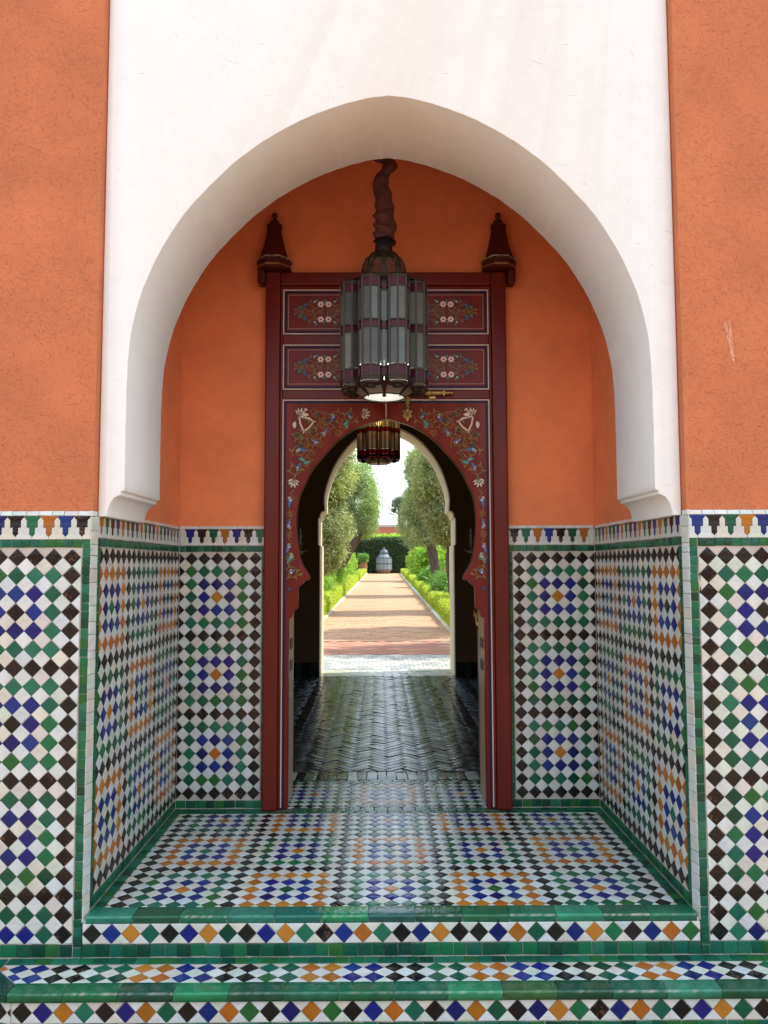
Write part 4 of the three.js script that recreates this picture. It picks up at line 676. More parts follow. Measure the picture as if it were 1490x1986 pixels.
    for (let i = 0; i < prof.length - 1; i++) gd.push(bar(v(prof[i][0] + 0.001, a1, prof[i][1]), v(prof[i + 1][0] + 0.001, a1, prof[i + 1][1]), 0.006)); gd.push(bar(v(0.115, a0, 0.594), v(0.115, a1, 0.594), 0.012)); part(t, 'dome_rib', merge(gd.map(clean)), M.tin);
  }
  part(t, 'shoulder', toCreasedNormals(new THREE.LatheGeometry([[0.20, 0.566], [0.17, 0.578], [0.118, 0.590]].map(([x, y]) => V2(x, y)), 8, Math.PI / 8).toNonIndexed(), 0.3), M.tin);
  part(t, 'glass_bottom', new THREE.CircleGeometry(0.107, 8, Math.PI / 8).rotateX(Math.PI / 2).translate(0, 0.002, 0), o.bottom);
  part(t, 'neck', new THREE.LatheGeometry([[0.050, 0.740], [0.046, 0.745], [0.044, 0.800], [0, 0.802]].map(([x, y]) => V2(x, y)), 20), M.tin);
  part(t, 'finial', new THREE.SphereGeometry(0.010, 12, 10).translate(0.0, -0.012, 0.108), M.tin);
  part(t, 'bulb', new THREE.SphereGeometry(0.032, 16, 12).translate(0, o.bulbY, 0), std({ color: 0x000000, emissive: rgb(...o.tint), emissiveIntensity: o.glow }));
  const lamp = new THREE.PointLight(rgb(...o.tint), o.power, 6, 2); lamp.position.set(0, o.bulbY, 0); lamp.castShadow = true; t.add(lamp); lamp.name = 'bulb_light';
  return t;
}
const phys = (o) => new THREE.MeshPhysicalMaterial(o);
const glassy = (c, tr, ro) => phys({ color: rgb(...c), transmission: tr, thickness: 0, roughness: ro, map: rep(texs.mottle, 4), bumpMap: rep(texs.glazeBump, 6), bumpScale: 0.0012 });
const domeMetal = std({ color: rgb(0.045, 0.034, 0.024), roughness: 0.5, metalness: 0.6, alphaMap: pierce, alphaTest: 0.5, side: THREE.DoubleSide });
const near = lantern('large tin and frosted glass lantern hanging in the niche in front of the red door', [-0.018, 2.143, 0.42], {
  glass: [[0.13, 0.15, 0.125], [0.24, 0.26, 0.22], [0.075, 0.088, 0.078], [0.16, 0.175, 0.15]].map((c, i) => glassy(c, 0.3, 0.2 + 0.06 * i)), accent: std({ specularIntensity: 0.5, color: rgb(0.075, 0.008, 0.026), roughness: 0.3, map: rep(texs.mottle, 4), bumpMap: rep(texs.glazeBump, 6), bumpScale: 0.002 }), soffit: std({ color: rgb(0.30, 0.27, 0.22), roughness: 0.4, metalness: 0.3, map: rep(texs.mottle, 6) }),
  bottom: glassy([0.80, 0.84, 0.80], 0.5, 0.9), dome: domeMetal, bulbY: 0.16, glow: 6, power: 0.22, tint: [1, 0.93, 0.84] });
const farL = lantern('dark lantern with red glass bands and a lit bulb, hanging inside the passage', [-0.050, 2.330, -3.5], {
  glass: [[0.42, 0.36, 0.29], [0.36, 0.32, 0.27], [0.46, 0.39, 0.30]].map((c) => glassy(c, 0.5, 0.6)), accent: glassy([0.30, 0.004, 0.006], 0.55, 0.4), soffit: glassy([0.40, 0.30, 0.21], 0.5, 0.6),
  bottom: glassy([0.8, 0.66, 0.48], 0.5, 0.9), dome: domeMetal, bulbY: 0.42, glow: 14, power: 0.15, tint: [1, 0.64, 0.26] });
// what the lanterns hang by
{
  const t = thing('chain_sleeve', 'crumpled dark red cloth sleeve around the lantern chain', 'chain cover', [-0.018, 2.93, 0.42]);
  const pts = [[0.004, 0.02], [0.004, 0.10], [0.004, 0.19], [-0.004, 0.27], [-0.018, 0.32], [-0.006, 0.365], [0.030, 0.405], [0.022, 0.44], [-0.034, 0.462], [-0.004, 0.535], [0.004, 0.60], [0.002, 0.75], [0.0, 0.868]];
  const rad = [0.056, 0.052, 0.049, 0.046, 0.042, 0.040, 0.044, 0.038, 0.033, 0.034, 0.028, 0.022, 0.02], n = 150, seg = 34, pos = [], idx = [], uv = [], cv = new THREE.CatmullRomCurve3(pts.map(([x, y]) => V3(x, y, 0)));
  for (let i = 0; i <= n; i++) for (let j = 0; j <= seg; j++) {
    const f = i / n, c = cv.getPoint(f), q = f * (rad.length - 1), k = Math.min(rad.length - 2, Math.floor(q)), r0 = rad[k] + (rad[k + 1] - rad[k]) * (q - k), a = (j / seg) * 2 * Math.PI, tw = a + f * 4;
    const fold = 0.55 * Math.pow(Math.abs(Math.sin(c.y * 46 + 1.6 * Math.sin(a + c.y * 14))), 3) * (c.y < 0.17 ? 1.5 : 0.7) + 1.0 * fbm(4 + 2.6 * Math.cos(tw), 4 + 2.6 * Math.sin(tw) + c.y * 26, 64, 5, 4) - 0.2 - 0.45 + 0.24 * Math.sin(2 * tw + 3);
    const r = r0 * (0.90 + 0.34 * fold) * (i < 4 ? 1.1 - i * 0.02 : 1); pos.push(c.x + Math.sin(a) * r, c.y, c.z + Math.cos(a) * r * 0.95); uv.push(a * 0.04, c.y);
  }
  for (let i = 0; i < n; i++) for (let j = 0; j < seg; j++) { const a = i * (seg + 1) + j, b = a + seg + 1; idx.push(a, a + 1, b, b, a + 1, b + 1); }
  const g = new THREE.BufferGeometry(); g.setAttribute('position', new THREE.Float32BufferAttribute(pos, 3)); g.setAttribute('uv', new THREE.Float32BufferAttribute(uv, 2)); g.setIndex(idx); g.computeVertexNormals();
  part(t, 'cloth', g, std({ color: rgb(0.10, 0.027, 0.021), roughness: 0.85, map: rep(texs.mottle, 5), bumpMap: rep(texs.bark, 5), bumpScale: 0.008 }));
}
{ const t = thing('lantern_chain', 'dark chain of the lantern inside the passage', 'chain', [-0.050, 3.128, -3.5]); for (let i = 0; i < 10; i++) part(t, 'link', new THREE.TorusGeometry(0.016, 0.004, 8, 16).scale(0.8, 1.35, 1).rotateY(i % 2 ? 1.57 : 0).translate(0, 0.02 + i * 0.0355, 0), M.iron); }

// ------------------------------------------------------------------ ground and garden
const gy = (z) => (z > -9.2 ? -0.004 : 0.0137 * (-9.2 - z) - 0.004);        // the garden path climbs gently
function sheet(x0, x1, z0, z1, nx, nz, h) {
  const pos = [], uv = [], idx = [];
  for (let j = 0; j <= nz; j++) for (let i = 0; i <= nx; i++) { const x = typeof x0 === 'function' ? x0(z0 + ((z1 - z0) * j) / nz) + ((x1(z0 + ((z1 - z0) * j) / nz) - x0(z0 + ((z1 - z0) * j) / nz)) * i) / nx : x0 + ((x1 - x0) * i) / nx, z = z0 + ((z1 - z0) * j) / nz; pos.push(x, h(x, z), z); uv.push(x, -z); }
  for (let j = 0; j < nz; j++) for (let i = 0; i < nx; i++) { const a = j * (nx + 1) + i, b = a + nx + 1; idx.push(a, a + 1, b, b, a + 1, b + 1); }
  const g = new THREE.BufferGeometry(); g.setAttribute('position', new THREE.Float32BufferAttribute(pos, 3)); g.setAttribute('uv', new THREE.Float32BufferAttribute(uv, 2)); g.setIndex(idx); g.computeVertexNormals(); return g;
}
const gravelM = (r, g, b, k = 0.7) => std({ color: rgb(r, g, b), roughness: 0.95, map: rep(texs.gravel, k), bumpMap: rep(texs.fine, k * 2), bumpScale: 0.006 });
{ const t = thing('ground', 'pale paved forecourt in front of the gateway', 'ground', [0, GROUND, 0], null, 'structure'); const flip = (g) => g; part(t, 'surface', flip(sheet(-420, 420, 430, -5.3, 8, 8, () => 0)), gravelM(0.74, 0.72, 0.70, 0.5)); }
{ const t = thing('garden_soil', 'dark planted soil of the garden beds', 'soil', [0, 0, 0], null, 'structure'); part(t, 'surface', sheet(-420, 420, -5.35, -430, 10, 60, (x, z) => gy(z) - 0.05), gravelM(0.22, 0.17, 0.12, 0.6)); }
const pl = (z) => -1.30 - 0.0069 * (z + 10) - 0.02 , pr = (z) => 1.29 - 0.0055 * (z + 10);
{
  const t = thing('garden_path', 'straight ochre gravel path between clipped box hedges', 'path', [0, 0, 0], null, 'structure');
  part(t, 'gravel', sheet(pl, pr, -9.2, -58.2, 6, 40, (x, z) => gy(z)), gravelM(1.0, 0.90, 0.86, 0.55));
}
{
  const t = thing('garden_paving', 'sunlit pale brick and terracotta paving between the far archway and the path', 'paving', [0, 0, 0], null, 'structure');
  part(t, 'bed', box(-2.6, 2.6, -0.15, -0.014, -9.19, -5.545), M.grout);
  const P = plane([0, 0, 0], [1, 0, 0], [0, 0, -1]), bm = [[0.50, 0.50, 0.46], [0.42, 0.43, 0.41], [0.56, 0.54, 0.48], [0.36, 0.38, 0.37]].map((c) => std({ color: rgb(...c), roughness: 0.5, map: rep(texs.mottle, 2) })), tm = [[0.46, 0.22, 0.135], [0.52, 0.26, 0.165], [0.40, 0.18, 0.11]].map((c) => std({ color: rgb(...c), roughness: 0.8, map: rep(texs.stain, 1) }));
  const q = rng(61), bg = [0, 1, 2].map((k) => tileGeo([[0.058, -0.084], [0.058, 0.084], [-0.058, 0.084], [-0.058, -0.084]], 0.012, 0.004, 900 + k)), n = 0;
  for (let r = 0; r < 9; r++) for (let c = -9; c <= 9; c++) { const m = part(t, 'paver', bg[Math.floor(q() * 3)], bm[Math.floor(q() * 4)]); m.position.set(c * 0.121 + (r % 2) * 0.06 + 0.04, -0.003 + (q() - 0.5) * 0.003, -5.65 - r * 0.173); m.quaternion.copy(P.q); }
  const tg = [0, 1].map((k) => tileGeo([[0.197, 0], [0, 0.197], [-0.197, 0], [0, -0.197]], 0.012, 0.003, 910 + k));
  for (let r = 0; r < 9; r++) for (let c = -4; c <= 4; c++) { const z = -7.32 - r * 0.21, x = c * 0.42 + (r % 2) * 0.21; if (z < -9.0) continue; const m = part(t, 'terracotta_tile', tg[r % 2], tm[Math.floor(q() * 3)]); m.position.set(x, -0.003 + (q() - 0.5) * 0.002, z); m.quaternion.copy(P.q); }
}
for (const s of [-1, 1]) {
  const t = thing('path_kerb', s < 0 ? 'pale stone kerb along the left edge of the gravel path, in the sun' : 'pale stone kerb along the right edge of the gravel path, in the hedge shade', 'kerb', [0, 0, 0]), q = rng(70 + s), e = s < 0 ? pl : pr;
  for (let i = 0; i < 40; i++) { const z0 = -10.3 - i * 1.2, z1 = z0 - 1.19, g = rbox(-0.045, 0.045, -0.08, 0.035, -0.595, 0.595, 0.008), m = part(t, 'kerb_stone', g, [M.white, M.cream, M.whitePaint][Math.floor(q() * 3)]); m.position.set(e(z0 - 0.6) + s * 0.05, gy(z0 - 0.6) + (q() - 0.5) * 0.006, z0 - 0.6); m.rotation.y = s < 0 ? 0.0069 : 0.0055; m.rotation.x = 0.0137; }
}
// foliage
function sprig(n, len, wid, spread, seed, bend = 0.3) {               // a clump of small folded leaves
  const q = rng(seed), pos = [], v = V3();
  for (let i = 0; i < n; i++) {
    const d = V3(q() - 0.5, q() - 0.5, q() - 0.5).normalize(), c = V3(q() - 0.5, q() - 0.5, q() - 0.5).multiplyScalar(spread * 2), s = V3(q() - 0.5, q() - 0.5, q() - 0.5).cross(d).normalize(), u = d.clone().cross(s), l = len * (0.6 + 0.8 * q()), w = wid * (0.7 + 0.6 * q());
    const a = c.clone(), m = c.clone().addScaledVector(d, l * 0.5).addScaledVector(u, l * bend * 0.3), e = c.clone().addScaledVector(d, l).addScaledVector(u, -l * bend * 0.2), L = m.clone().addScaledVector(s, w), Q = m.clone().addScaledVector(s, -w);
    for (const p of [a, L, m, m, L, e, a, m, Q, m, e, Q]) pos.push(p.x, p.y, p.z);
  }
  const g = new THREE.BufferGeometry(); g.setAttribute('position', new THREE.Float32BufferAttribute(pos, 3)); g.computeVertexNormals(); return g;
}
const leafM = (r, g, b, tr = 0.35) => phys({ color: rgb(r, g, b), roughness: 0.7, transmission: tr, thickness: 0, side: THREE.DoubleSide });
function cloud(parent, name, geo, mat, n, place, tone, seed, s0 = 0.7, s1 = 1.3) {   // many copies of one sprig
  const q = rng(seed), im = new THREE.InstancedMesh(geo, mat, n), m = new THREE.Matrix4(), c = new THREE.Color(), p = V3();
  for (let i = 0; i < n; i++) { place(p, q, i); const s = s0 + (s1 - s0) * q(); m.compose(p, new THREE.Quaternion().setFromEuler(new THREE.Euler(q() * 6.3, q() * 6.3, q() * 6.3)), V3(s, s, s)); im.setMatrixAt(i, m); tone(c, q, p); im.setColorAt(i, c); }
  im.name = name; im.castShadow = im.receiveShadow = true; im.userData.kind = 'stuff'; parent.add(im); return im;
}
const olive = [1, 2, 3].map((k) => sprig(26, 0.085, 0.012, 0.13, 200 + k)), broad = [1, 2].map((k) => sprig(14, 0.10, 0.024, 0.10, 300 + k)), tiny = sprig(22, 0.030, 0.009, 0.045, 400), grassy = sprig(16, 0.22, 0.006, 0.05, 500, 0.6);
const oliveM = leafM(0.41, 0.51, 0.20, 0.5), shrubM = leafM(0.28, 0.48, 0.04, 0.5), boxM = leafM(0.54, 0.68, 0.03, 0.5), hedgeM = leafM(0.055, 0.10, 0.022), barkM = std({ color: rgb(0.16, 0.105, 0.07), roughness: 0.95, map: rep(texs.bark, 1), bumpMap: rep(texs.bark, 1), bumpScale: 0.04 });
function inBlobs(blobs) { return (p, q) => { let k = q() * blobs.reduce((a, b) => a + b[6], 0), i = 0; while (i < blobs.length - 1 && (k -= blobs[i][6]) > 0) i++; const b = blobs[i]; for (;;) { p.set(q() * 2 - 1, q() * 2 - 1, q() * 2 - 1); const l = p.length(); if (l > 1) continue; const lump = fbm(p.x * 2.2 + 9 + i, p.y * 2.2 + 9 + p.z * 2.2, 64, 40 + i, 3); if (l < 0.45 || lump < 0.44 + 0.12 * q()) { if (q() > 0.09) continue; } break; } p.set(b[0] + p.x * b[3], b[1] + p.y * b[4], b[2] + p.z * b[5]); }; }
const oliveTone = (warm) => (c, q, p) => { const v = (0.6 + 0.75 * q()) * (0.55 + 0.95 * fbm(p.x * 1.7 + 20, p.y * 1.7 + p.z + 20, 64, 88, 3)); c.setRGB(v * (1 + warm * q()), v * (0.98 + 0.1 * q()), v * (0.85 + 0.3 * q())); };
function oliveTree(label, base, limbs, blobs, n, seed, warm = 0.3) {
  const t = thing('olive_tree', label, 'olive tree', base, 'old olive trees along the garden path');
  limbs.forEach(([pts, rad], i) => part(t, i ? 'branch' : 'trunk', tube(pts, rad, 14, i ? 0.3 : 0.55, seed + i), barkM));
  const cr = new THREE.Group(); cr.name = 'crown'; t.add(cr); cr.userData.kind = 'stuff';
  for (let k = 0; k < 3; k++) cloud(cr, 'foliage', olive[k], oliveM, Math.round(n / 3), inBlobs(blobs), oliveTone(warm), seed * 7 + k, 0.8, 1.5);
  return t;
}
const B = (x, y, z, a, b, c, w = a * b) => [x, y, z, a, b, c, w];
oliveTree('large bushy olive tree left of the path, nearest to the archway, with yellowing leaves', [-2.35, gy(-16.5), -16.5], [[[[0, -0.1, 0], [0.05, 0.7, 0], [-0.1, 1.4, 0.1], [-0.1, 2.4, 0]], [0.28, 0.2, 0.17, 0.1]], [[[-0.1, 1.3, 0.1], [0.5, 2.1, 0.1], [1.0, 3.2, 0]], [0.12, 0.08, 0.03]]], [B(0.35, 3.3, 0, 1.1, 1.2, 1.1), B(0.7, 2.3, 0.2, 0.9, 0.9, 0.9), B(-0.7, 3.0, 0, 1.3, 1.4, 1.2), B(0.2, 4.3, -0.2, 1.0, 0.8, 1.0), B(0.1, 1.5, 0.3, 0.9, 0.6, 0.8, 0.5), B(0.75, 1.55, 0.2, 0.55, 0.5, 0.6, 0.4), B(1.0, 3.9, 0.1, 0.7, 0.85, 0.8), B(0.9, 4.8, 0, 0.8, 0.6, 0.8)], 6800, 31, 0.25);
oliveTree('leaning olive tree with dark forked trunk, second on the left of the path', [-2.1, gy(-26), -26], [[[[0, -0.1, 0], [0.35, 0.8, 0], [0.9, 1.7, 0.1], [1.35, 2.5, 0], [1.5, 3.4, 0]], [0.24, 0.19, 0.16, 0.12, 0.05]], [[[0.9, 1.7, 0.1], [0.4, 2.7, 0], [0.2, 3.6, 0]], [0.12, 0.08, 0.03]]], [B(1.45, 3.6, 0, 0.75, 0.9, 0.8), B(1.2, 4.6, 0, 0.7, 0.7, 0.8), B(1.5, 2.7, 0.1, 0.55, 0.45, 0.6, 0.22), B(0.2, 4.0, 0, 1.1, 1.3, 1.1), B(-0.9, 3.3, 0, 1.2, 1.4, 1.2)], 4200, 37, 0.05);
oliveTree('pale hazy olive tree left of the path, close to the tall hedge', [-4.0, gy(-46), -46], [[[[0, -0.1, 0], [0.3, 1.4, 0], [0.6, 2.6, 0]], [0.25, 0.2, 0.1]]], [B(1.3, 3.1, 0, 1.3, 0.9, 1.2), B(0.2, 4.0, 0, 1.8, 1.6, 1.5), B(-1.4, 4.2, 0, 1.9, 1.9, 1.5)], 2600, 41, 0.1);
oliveTree('thick trunked olive tree right of the path, nearest to the archway', [2.05, gy(-16), -16], [[[[0, -0.1, 0], [-0.05, 0.6, 0], [-0.12, 1.4, 0], [-0.05, 2.2, 0.1], [0.0, 3.2, 0]], [0.30, 0.24, 0.22, 0.19, 0.1]], [[[-0.12, 1.4, 0], [-0.45, 2.3, 0.1], [-0.6, 3.4, 0.1]], [0.12, 0.08, 0.03]]], [B(-0.35, 3.4, 0, 0.8, 1.1, 0.9), B(0.6, 3.0, 0, 1.0, 1.0, 1.0), B(0.1, 4.2, 0, 0.9, 0.8, 0.9), B(-0.4, 2.35, 0.3, 0.5, 0.6, 0.5, 0.25)], 4400, 43, 0.3);
oliveTree('olive tree with leaning twin stems, second on the right of the path', [2.25, gy(-24), -24], [[[[0, -0.1, 0], [-0.2, 0.9, 0], [-0.42, 1.9, 0], [-0.62, 3.0, 0]], [0.24, 0.19, 0.15, 0.07]], [[[-0.42, 1.9, 0], [-0.2, 3.0, 0], [-0.1, 4.0, 0]], [0.11, 0.08, 0.03]]], [B(-0.55, 3.3, 0, 0.8, 1.2, 0.9), B(-0.45, 4.6, 0, 0.85, 1.1, 0.9), B(-0.35, 5.4, 0, 0.55, 0.55, 0.6), B(0.5, 4.0, 0, 1.2, 1.5, 1.1), B(-0.6, 2.4, 0.2, 0.55, 0.5, 0.5, 0.25)], 4800, 47, 0.25);
oliveTree('pale olive tree farther down the right side of the path, near the palm', [3.3, gy(-40), -40], [[[[0, -0.1, 0], [-0.3, 1.4, 0], [-0.6, 2.6, 0]], [0.25, 0.2, 0.1]]], [B(-1.2, 3.4, 0, 1.1, 1.5, 1.1), B(-0.9, 4.6, 0, 1.0, 0.9, 1.0), B(0.4, 4.0, 0, 1.5, 1.6, 1.3), B(-0.9, 2.2, 0, 1.1, 0.6, 0.9, 0.5)], 2900, 53, 0.2);
oliveTree('olive tree close to the garden facade on the right, shading the start of the path', [3.1, gy(-11.2), -11.2], [[[[0, -0.1, 0], [-0.1, 0.9, 0], [0.1, 1.9, 0], [0, 3.0, 0]], [0.26, 0.2, 0.17, 0.08]]], [B(-0.4, 3.6, 0, 1.2, 0.8, 1.2), B(0.5, 3.4, 0, 1.3, 1.1, 1.1), B(0.0, 4.6, 0.2, 1.3, 0.9, 1.1), B(0.6, 5.4, -0.1, 1.2, 0.8, 0.9)], 3600, 59, 0.2);
oliveTree('olive tree beside the sunlit paving on the right', [4.0, gy(-8), -8.6], [[[[0, -0.1, 0], [0.1, 0.9, 0], [-0.1, 1.9, 0], [0, 3.0, 0]], [0.24, 0.2, 0.16, 0.08]]], [B(-0.5, 3.8, 0, 1.0, 0.7, 0.8), B(0.5, 4.2, 0, 1.0, 1.0, 0.9), B(0, 5.2, 0.3, 1.3, 0.7, 0.9)], 1900, 67, 0.2);
// low hedges of clipped box, in blocks
function boxHedge(label, e, s, z0, z1, h, wid, seed) {
  const t = thing('box_hedge', label, 'hedge', [0, 0, 0]), q = rng(seed), core = []; let z = z0; const blocks = [];
  while (z > z1) { const l = Math.min(z - z1, 2.2 + q() * 2.6), hh = h * (0.9 + 0.22 * q()), ww = wid * (0.92 + 0.14 * q()); blocks.push([z, z - l + 0.06, hh, ww]); const zm = z - l / 2, x = e(zm) + s * (0.14 + ww / 2); core.push(box(x - ww / 2 + 0.03, x + ww / 2 - 0.03, gy(zm) - 0.06, gy(zm) + hh - 0.03, z - l + 0.10, z - 0.04)); z -= l; }
  part(t, 'stems', merge(core), std({ color: rgb(0.05, 0.075, 0.015), roughness: 0.95 }));
  const place = (p, q) => { let i = Math.floor(Math.pow(q(), 1.7) * blocks.length); const [a, b, hh, ww] = blocks[i], zz = a + (b - a) * q(), x = e(zz) + s * 0.14, f = q(), n = 0.02 * (q() - 0.5); if (f < 0.42) p.set(x + s * ww * q(), gy(zz) + hh + n, zz); else if (f < 0.80) p.set(x + n, gy(zz) + hh * q(), zz); else if (f < 0.9) p.set(x + s * ww * q(), gy(zz) + hh * q(), a + n); else p.set(x + s * ww * q(), gy(zz) + hh * q(), b + n); };
  cloud(t, 'foliage', tiny, boxM, 15000, place, (c, q) => { const v = 0.7 + 0.6 * q(); c.setRGB(v * (0.9 + 0.3 * q()), v, v * 0.8); }, seed + 1, 0.8, 1.5);
}
boxHedge('low clipped box hedge along the left side of the path', pl, -1, -11.8, -57.5, 0.36, 0.46, 81);
boxHedge('low clipped box hedge along the right side of the path', pr, 1, -10.4, -57.5, 0.36, 0.46, 91);
// tall dark hedge closing the path
{
  const t = thing('tall_hedge', 'tall dark clipped hedge at the end of the path behind the big lantern', 'hedge', [0.4, gy(-60), -60]);
  part(t, 'stems', box(-9, 9, -0.1, 2.62, -0.65, 0.65), std({ color: rgb(0.012, 0.022, 0.006), roughness: 1 }));
  cloud(t, 'foliage', broad[0], hedgeM, 9000, (p, q) => { const x = (q() - 0.5) * 12; q() < 0.72 ? p.set(x, 2.75 * q(), 0.72 + 0.12 * q()) : p.set(x, 2.68 + 0.18 * q() * q(), (q() - 0.5) * 1.5); }, (c, q, p) => { const v = 0.6 + 0.8 * q(); c.setRGB(v, v, v * 0.9); }, 101, 1.0, 1.8);
  cloud(t, 'new_growth', broad[1], shrubM, 1600, (p, q) => { const x = (q() - 0.5) * 12; p.set(x, 2.82 + 0.32 * q() * q(), -0.2 + 0.9 * (q() - 0.5)); }, (c, q) => { const v = 1.1 + 0.9 * q(); c.setRGB(v * 1.1, v, v * 0.6); }, 103, 1.0, 1.9);
}
// shrubs of the two beds
function shrub(name, label, category, x, z, r, h, n, geo, mat, tone, seed, group) {
  const t = thing(name, label, category, [x, gy(z) - 0.05, z], group), q = rng(seed);
  const st = []; for (let i = 0; i < 6; i++) { const a = i + q(); st.push(clean(tube([[0, 0, 0], [Math.cos(a) * r * 0.3, h * 0.4, Math.sin(a) * r * 0.3], [Math.cos(a) * r * 0.6, h * 0.8, Math.sin(a) * r * 0.6]], [0.018, 0.012, 0.006], 6))); } part(t, 'stem', merge(st), barkM);
  cloud(t, 'foliage', geo, mat, n, (p, q) => { for (;;) { p.set(q() * 2 - 1, q() * 2 - 1, q() * 2 - 1); const l = p.length(); if (l > 1 || l < 0.35) continue; if (fbm(p.x * 3 + 9, p.y * 3 + p.z * 3 + 9, 64, seed, 2) < 0.4) continue; break; } p.set(p.x * r, h * 0.52 + p.y * h * 0.5, p.z * r); }, tone, seed + 3, 0.8, 1.5);
  return t;
}
const lush = (c, q) => { const v = 0.7 + 0.9 * q(); c.setRGB(v * (1.0 + 0.35 * q()), v * 1.05, v * 0.7); }, cool = (c, q) => { const v = 0.55 + 0.7 * q(); c.setRGB(v * 0.75, v * 0.92, v * 0.9); };
const SH = [
  ['feathery light green shrub behind the left hedge, nearest the archway', -2.15, -20.0, 0.55, 1.0, 900, 1, 0], ['bushy bright green shrub, second behind the left hedge', -2.35, -22.4, 0.65, 1.35, 950, 0, 0], ['soft yellow green shrub spilling over the left hedge under the first olive tree', -2.2, -26.0, 0.75, 1.6, 1000, 1, 0],
  ['rounded green shrub under the leaning olive tree on the left', -2.5, -29.0, 0.9, 2.0, 1000, 0, 0], ['tall leafy shrub in the middle of the left bed', -2.5, -33.5, 0.9, 2.2, 1100, 0, 0], ['loose pale green shrub farther along the left bed', -2.4, -38.5, 0.95, 1.4, 1000, 1, 0], ['leafy shrub at the far end of the left bed', -2.7, -45, 1.2, 2.0, 1100, 0, 0], ['last shrub of the left bed beside the clay pot', -3.0, -52, 1.2, 2.1, 1000, 0, 0],
  ['feathery dark green shrub behind the right hedge, nearest the archway', 2.2, -19.5, 0.6, 0.85, 950, 1, 1], ['soft dark green shrub, second behind the right hedge', 2.35, -22.5, 0.62, 0.95, 950, 1, 1], ['low dark green shrub at the foot of the thick olive trunk', 2.55, -18.2, 0.6, 0.85, 900, 0, 1], ['green shrub between the two olive trunks on the right', 2.6, -26.5, 0.7, 1.15, 1000, 0, 1],
  ['bright upright shrub beside the leaning olive on the right', 2.35, -31, 0.75, 2.1, 1200, 0, 0], ['grey green mound of foliage in the right bed', 2.3, -29, 0.6, 0.9, 900, 1, 1], ['yellow green shrub near the far end of the right hedge', 2.5, -38, 0.9, 2.0, 1100, 0, 0], ['last shrub of the right bed in front of the tall hedge', 2.9, -48, 1.1, 2.0, 1100, 0, 0]];
SH.forEach(([label, x, z, r, h, n, f, d], i) => shrub('garden_shrub', label, 'shrub', x, z, r, h, n, f ? grassy : broad[i % 2], shrubM, d ? cool : lush, 600 + i, 'shrubs in the garden beds'));
// cannas with orange flowers
function blade(len, w) { const n = 6, pos = []; for (let i = 0; i < n; i++) { const f = (t) => [w * Math.sin(Math.PI * Math.pow(t, 0.75)) , len * t, -len * 0.28 * t * t]; const [w0, y0, z0] = f(i / n), [w1, y1, z1] = f((i + 1) / n), fold = 0.25; for (const s of [-1, 1]) { const A = [0, y0, z0], Bq = [s * w0, y0, z0 + w0 * fold], C = [s * w1, y1, z1 + w1 * fold], E = [0, y1, z1]; pos.push(...A, ...(s > 0 ? [...Bq, ...C, ...A, ...C, ...E] : [...C, ...Bq, ...A, ...E, ...C])); } } const g = new THREE.BufferGeometry(); g.setAttribute('position', new THREE.Float32BufferAttribute(pos, 3)); g.computeVertexNormals(); return g; }
const cannaLeaf = leafM(0.16, 0.34, 0.035, 0.4), petalM = leafM(0.85, 0.16, 0.03, 0.3), cannaG = blade(0.55, 0.085);
[['canna with orange red flowers in the left bed, nearest the archway', -2.0, -23.6, 1.25], ['taller canna with red orange flowers behind the first on the left', -2.35, -25.0, 1.45], ['small canna with an orange flower farther along the left bed', -2.15, -30.6, 1.1], ['canna with a yellow and red flower beside the right olive trunk', 2.05, -24.5, 1.0], ['canna with an orange flower at the foot of the thick right trunk', 2.2, -20.6, 0.9]].forEach(([label, x, z, h], k) => {
  const t = thing('canna_plant', label, 'flower', [x, gy(z) - 0.05, z], 'cannas in the garden beds'), q = rng(700 + k);
  for (let i = 0; i < 4; i++) part(t, 'stem', new THREE.CylinderGeometry(0.009, 0.014, h, 6).translate((q() - 0.5) * 0.3, h / 2, (q() - 0.5) * 0.3), cannaLeaf);
  for (let i = 0; i < 16; i++) { const m = part(t, 'leaf', cannaG, cannaLeaf), a = q() * 6.3; m.position.set((q() - 0.5) * 0.32, h * (0.1 + 0.55 * q()), (q() - 0.5) * 0.32); m.rotation.set(-(0.2 + 0.7 * q()), a, 0, 'YXZ'); m.scale.setScalar(0.7 + 0.5 * q()); }
  for (let f = 0; f < 3; f++) { const gs = []; for (let i = 0; i < 9; i++) gs.push(blade(0.09, 0.028).rotateX(-0.4 - q()).rotateY(q() * 6.3).translate((q() - 0.5) * 0.05, q() * 0.08, (q() - 0.5) * 0.05)); const m = part(t, 'blossom', mergeGeometries(gs), petalM); m.position.set((q() - 0.5) * 0.3, h * (0.92 + 0.15 * q()), (q() - 0.5) * 0.3); }
});
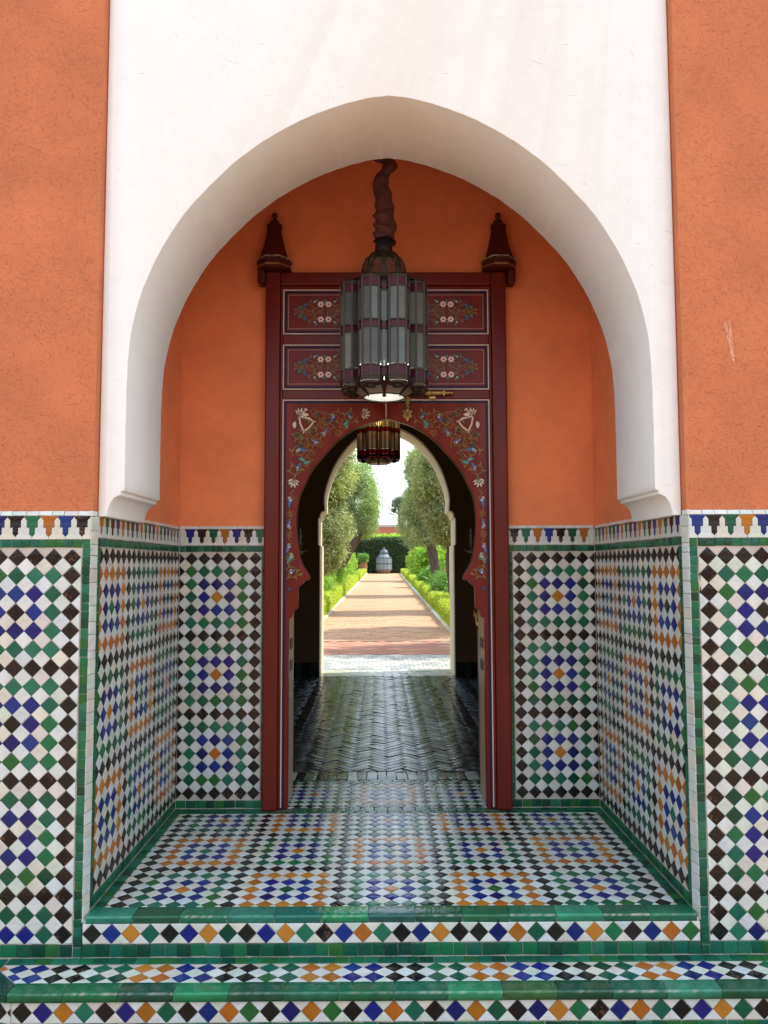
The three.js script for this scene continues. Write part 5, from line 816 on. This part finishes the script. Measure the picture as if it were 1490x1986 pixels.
// big lantern standing at the end of the path
{
  const t = thing('floor_lantern', 'big tin and glass lantern standing at the end of the path before the tall hedge', 'lantern', [0.30, gy(-58), -57.6]);
  const n = 12, ring = (r, y) => Array.from({ length: n }, (_, i) => [Math.cos((i / n) * 6.2832) * r, y, Math.sin((i / n) * 6.2832) * r]);
  const grey = std({ color: rgb(0.10, 0.105, 0.115), roughness: 0.5, metalness: 0.4 }), pale = std({ color: rgb(0.22, 0.255, 0.27), roughness: 0.3 }), tan = std({ color: rgb(0.28, 0.21, 0.16), roughness: 0.5 });
  const levels = [[0.40, 0.02, 0.64, 0.28, tan], [0.64, 0.30, 0.64, 0.76, pale], [0.64, 0.80, 0.64, 1.24, pale], [0.50, 1.28, 0.34, 1.56, pale]];
  for (const [r0, y0, r1, y1, m] of levels) { const a = ring(r0, y0), b = ring(r1, y1); for (let i = 0; i < n; i++) { const j = (i + 1) % n, g = new THREE.BufferGeometry(); g.setAttribute('position', new THREE.Float32BufferAttribute([...a[i], ...b[j], ...a[j], ...a[i], ...b[i], ...b[j]], 3)); g.setAttribute('uv', new THREE.Float32BufferAttribute(new Float32Array(12), 2)); g.computeVertexNormals(); part(t, 'pane', g, m); } const fr = []; for (let i = 0; i < n; i++) { const j = (i + 1) % n; fr.push(bar(a[i], b[i], 0.022), bar(a[i], a[j], 0.035), bar(b[i], b[j], 0.035)); } part(t, 'frame', merge(fr.map(clean)), grey); }
  part(t, 'shoulder', new THREE.LatheGeometry([[0.66, 1.25], [0.60, 1.285], [0.48, 1.29]].map(([x, y]) => V2(x, y)), 24), grey);
  part(t, 'dome', new THREE.LatheGeometry([[0.36, 1.56], [0.37, 1.64], [0.34, 1.76], [0.25, 1.87], [0.13, 1.93], [0.09, 1.94], [0.10, 2.02], [0.08, 2.08], [0, 2.09]].map(([x, y]) => V2(x, y)), 24), grey);
  part(t, 'base', new THREE.CylinderGeometry(0.42, 0.44, 0.03, 24).translate(0, 0.005, 0), grey);
}
{ const t = thing('clay_pot', 'tall terracotta pot in the shade left of the big lantern', 'pot', [-1.35, gy(-57), -57]); part(t, 'body', new THREE.LatheGeometry([[0, 0], [0.2, 0], [0.3, 0.3], [0.34, 0.6], [0.28, 0.85], [0.3, 0.95], [0.25, 0.95], [0.22, 0.8]].map(([x, y]) => V2(x, y)), 24), std({ color: rgb(0.30, 0.12, 0.06), roughness: 0.9 })); const q = rng(3); cloud(t, 'foliage', broad[1], shrubM, 160, (p, q) => p.set((q() - 0.5) * 0.7, 0.95 + q() * 0.6, (q() - 0.5) * 0.7), cool, 881); }
{ const t = thing('garden_wall', 'salmon coloured boundary wall with pale coping beyond the tall hedge', 'wall', [0, 0, -76]); part(t, 'plaster', box(-30, 30, 0, 5.3, -0.2, 0.2), std({ color: rgb(0.62, 0.20, 0.11), roughness: 0.9, map: rep(texs.stain, 0.2) })); part(t, 'coping', box(-30, 30, 5.302, 5.55, -0.28, 0.28), M.whitePaint); }
{
  const t = thing('palm_tree', 'distant fan palm standing beyond the boundary wall, right of the path axis', 'palm', [2.45, 0, -92]);
  part(t, 'trunk', tube([[0, 0, 0], [0.05, 4, 0], [0, 8.2, 0]], [0.26, 0.2, 0.18], 10, 0.2, 3), barkM);
  const q = rng(12), fr = []; for (let i = 0; i < 46; i++) { const el = -0.9 + 2.3 * q(), az = q() * 6.3, L = 1.5 + 0.6 * q(), tip = [Math.cos(az) * Math.cos(el) * L * 0.62, 8.4 + Math.sin(el) * L * 0.62, Math.sin(az) * Math.cos(el) * L * 0.62]; for (let k = 0; k < 11; k++) { const g = blade(L * 0.55, 0.035).rotateX(-0.3).rotateZ((k - 5) * 0.2); g.rotateX(Math.PI / 2 - el - 0.8).rotateY(-az + Math.PI / 2); g.translate(tip[0], tip[1], tip[2]); fr.push(g); } }
  const fo = part(t, 'fronds', mergeGeometries(fr), leafM(0.10, 0.13, 0.055)); fo.userData.kind = 'stuff';
}
{ const t = thing('courtyard_wall', 'orange rendered wall on the far side of the forecourt, facing the gateway', 'wall', [0, GROUND, 24]); part(t, 'plaster', box(-30, 30, -0.2, 3.6, -0.2, 0.2), M.orange); part(t, 'coping', box(-30, 30, 3.601, 3.8, -0.28, 0.28), M.whitePaint); }
renderer.render(scene, camera);
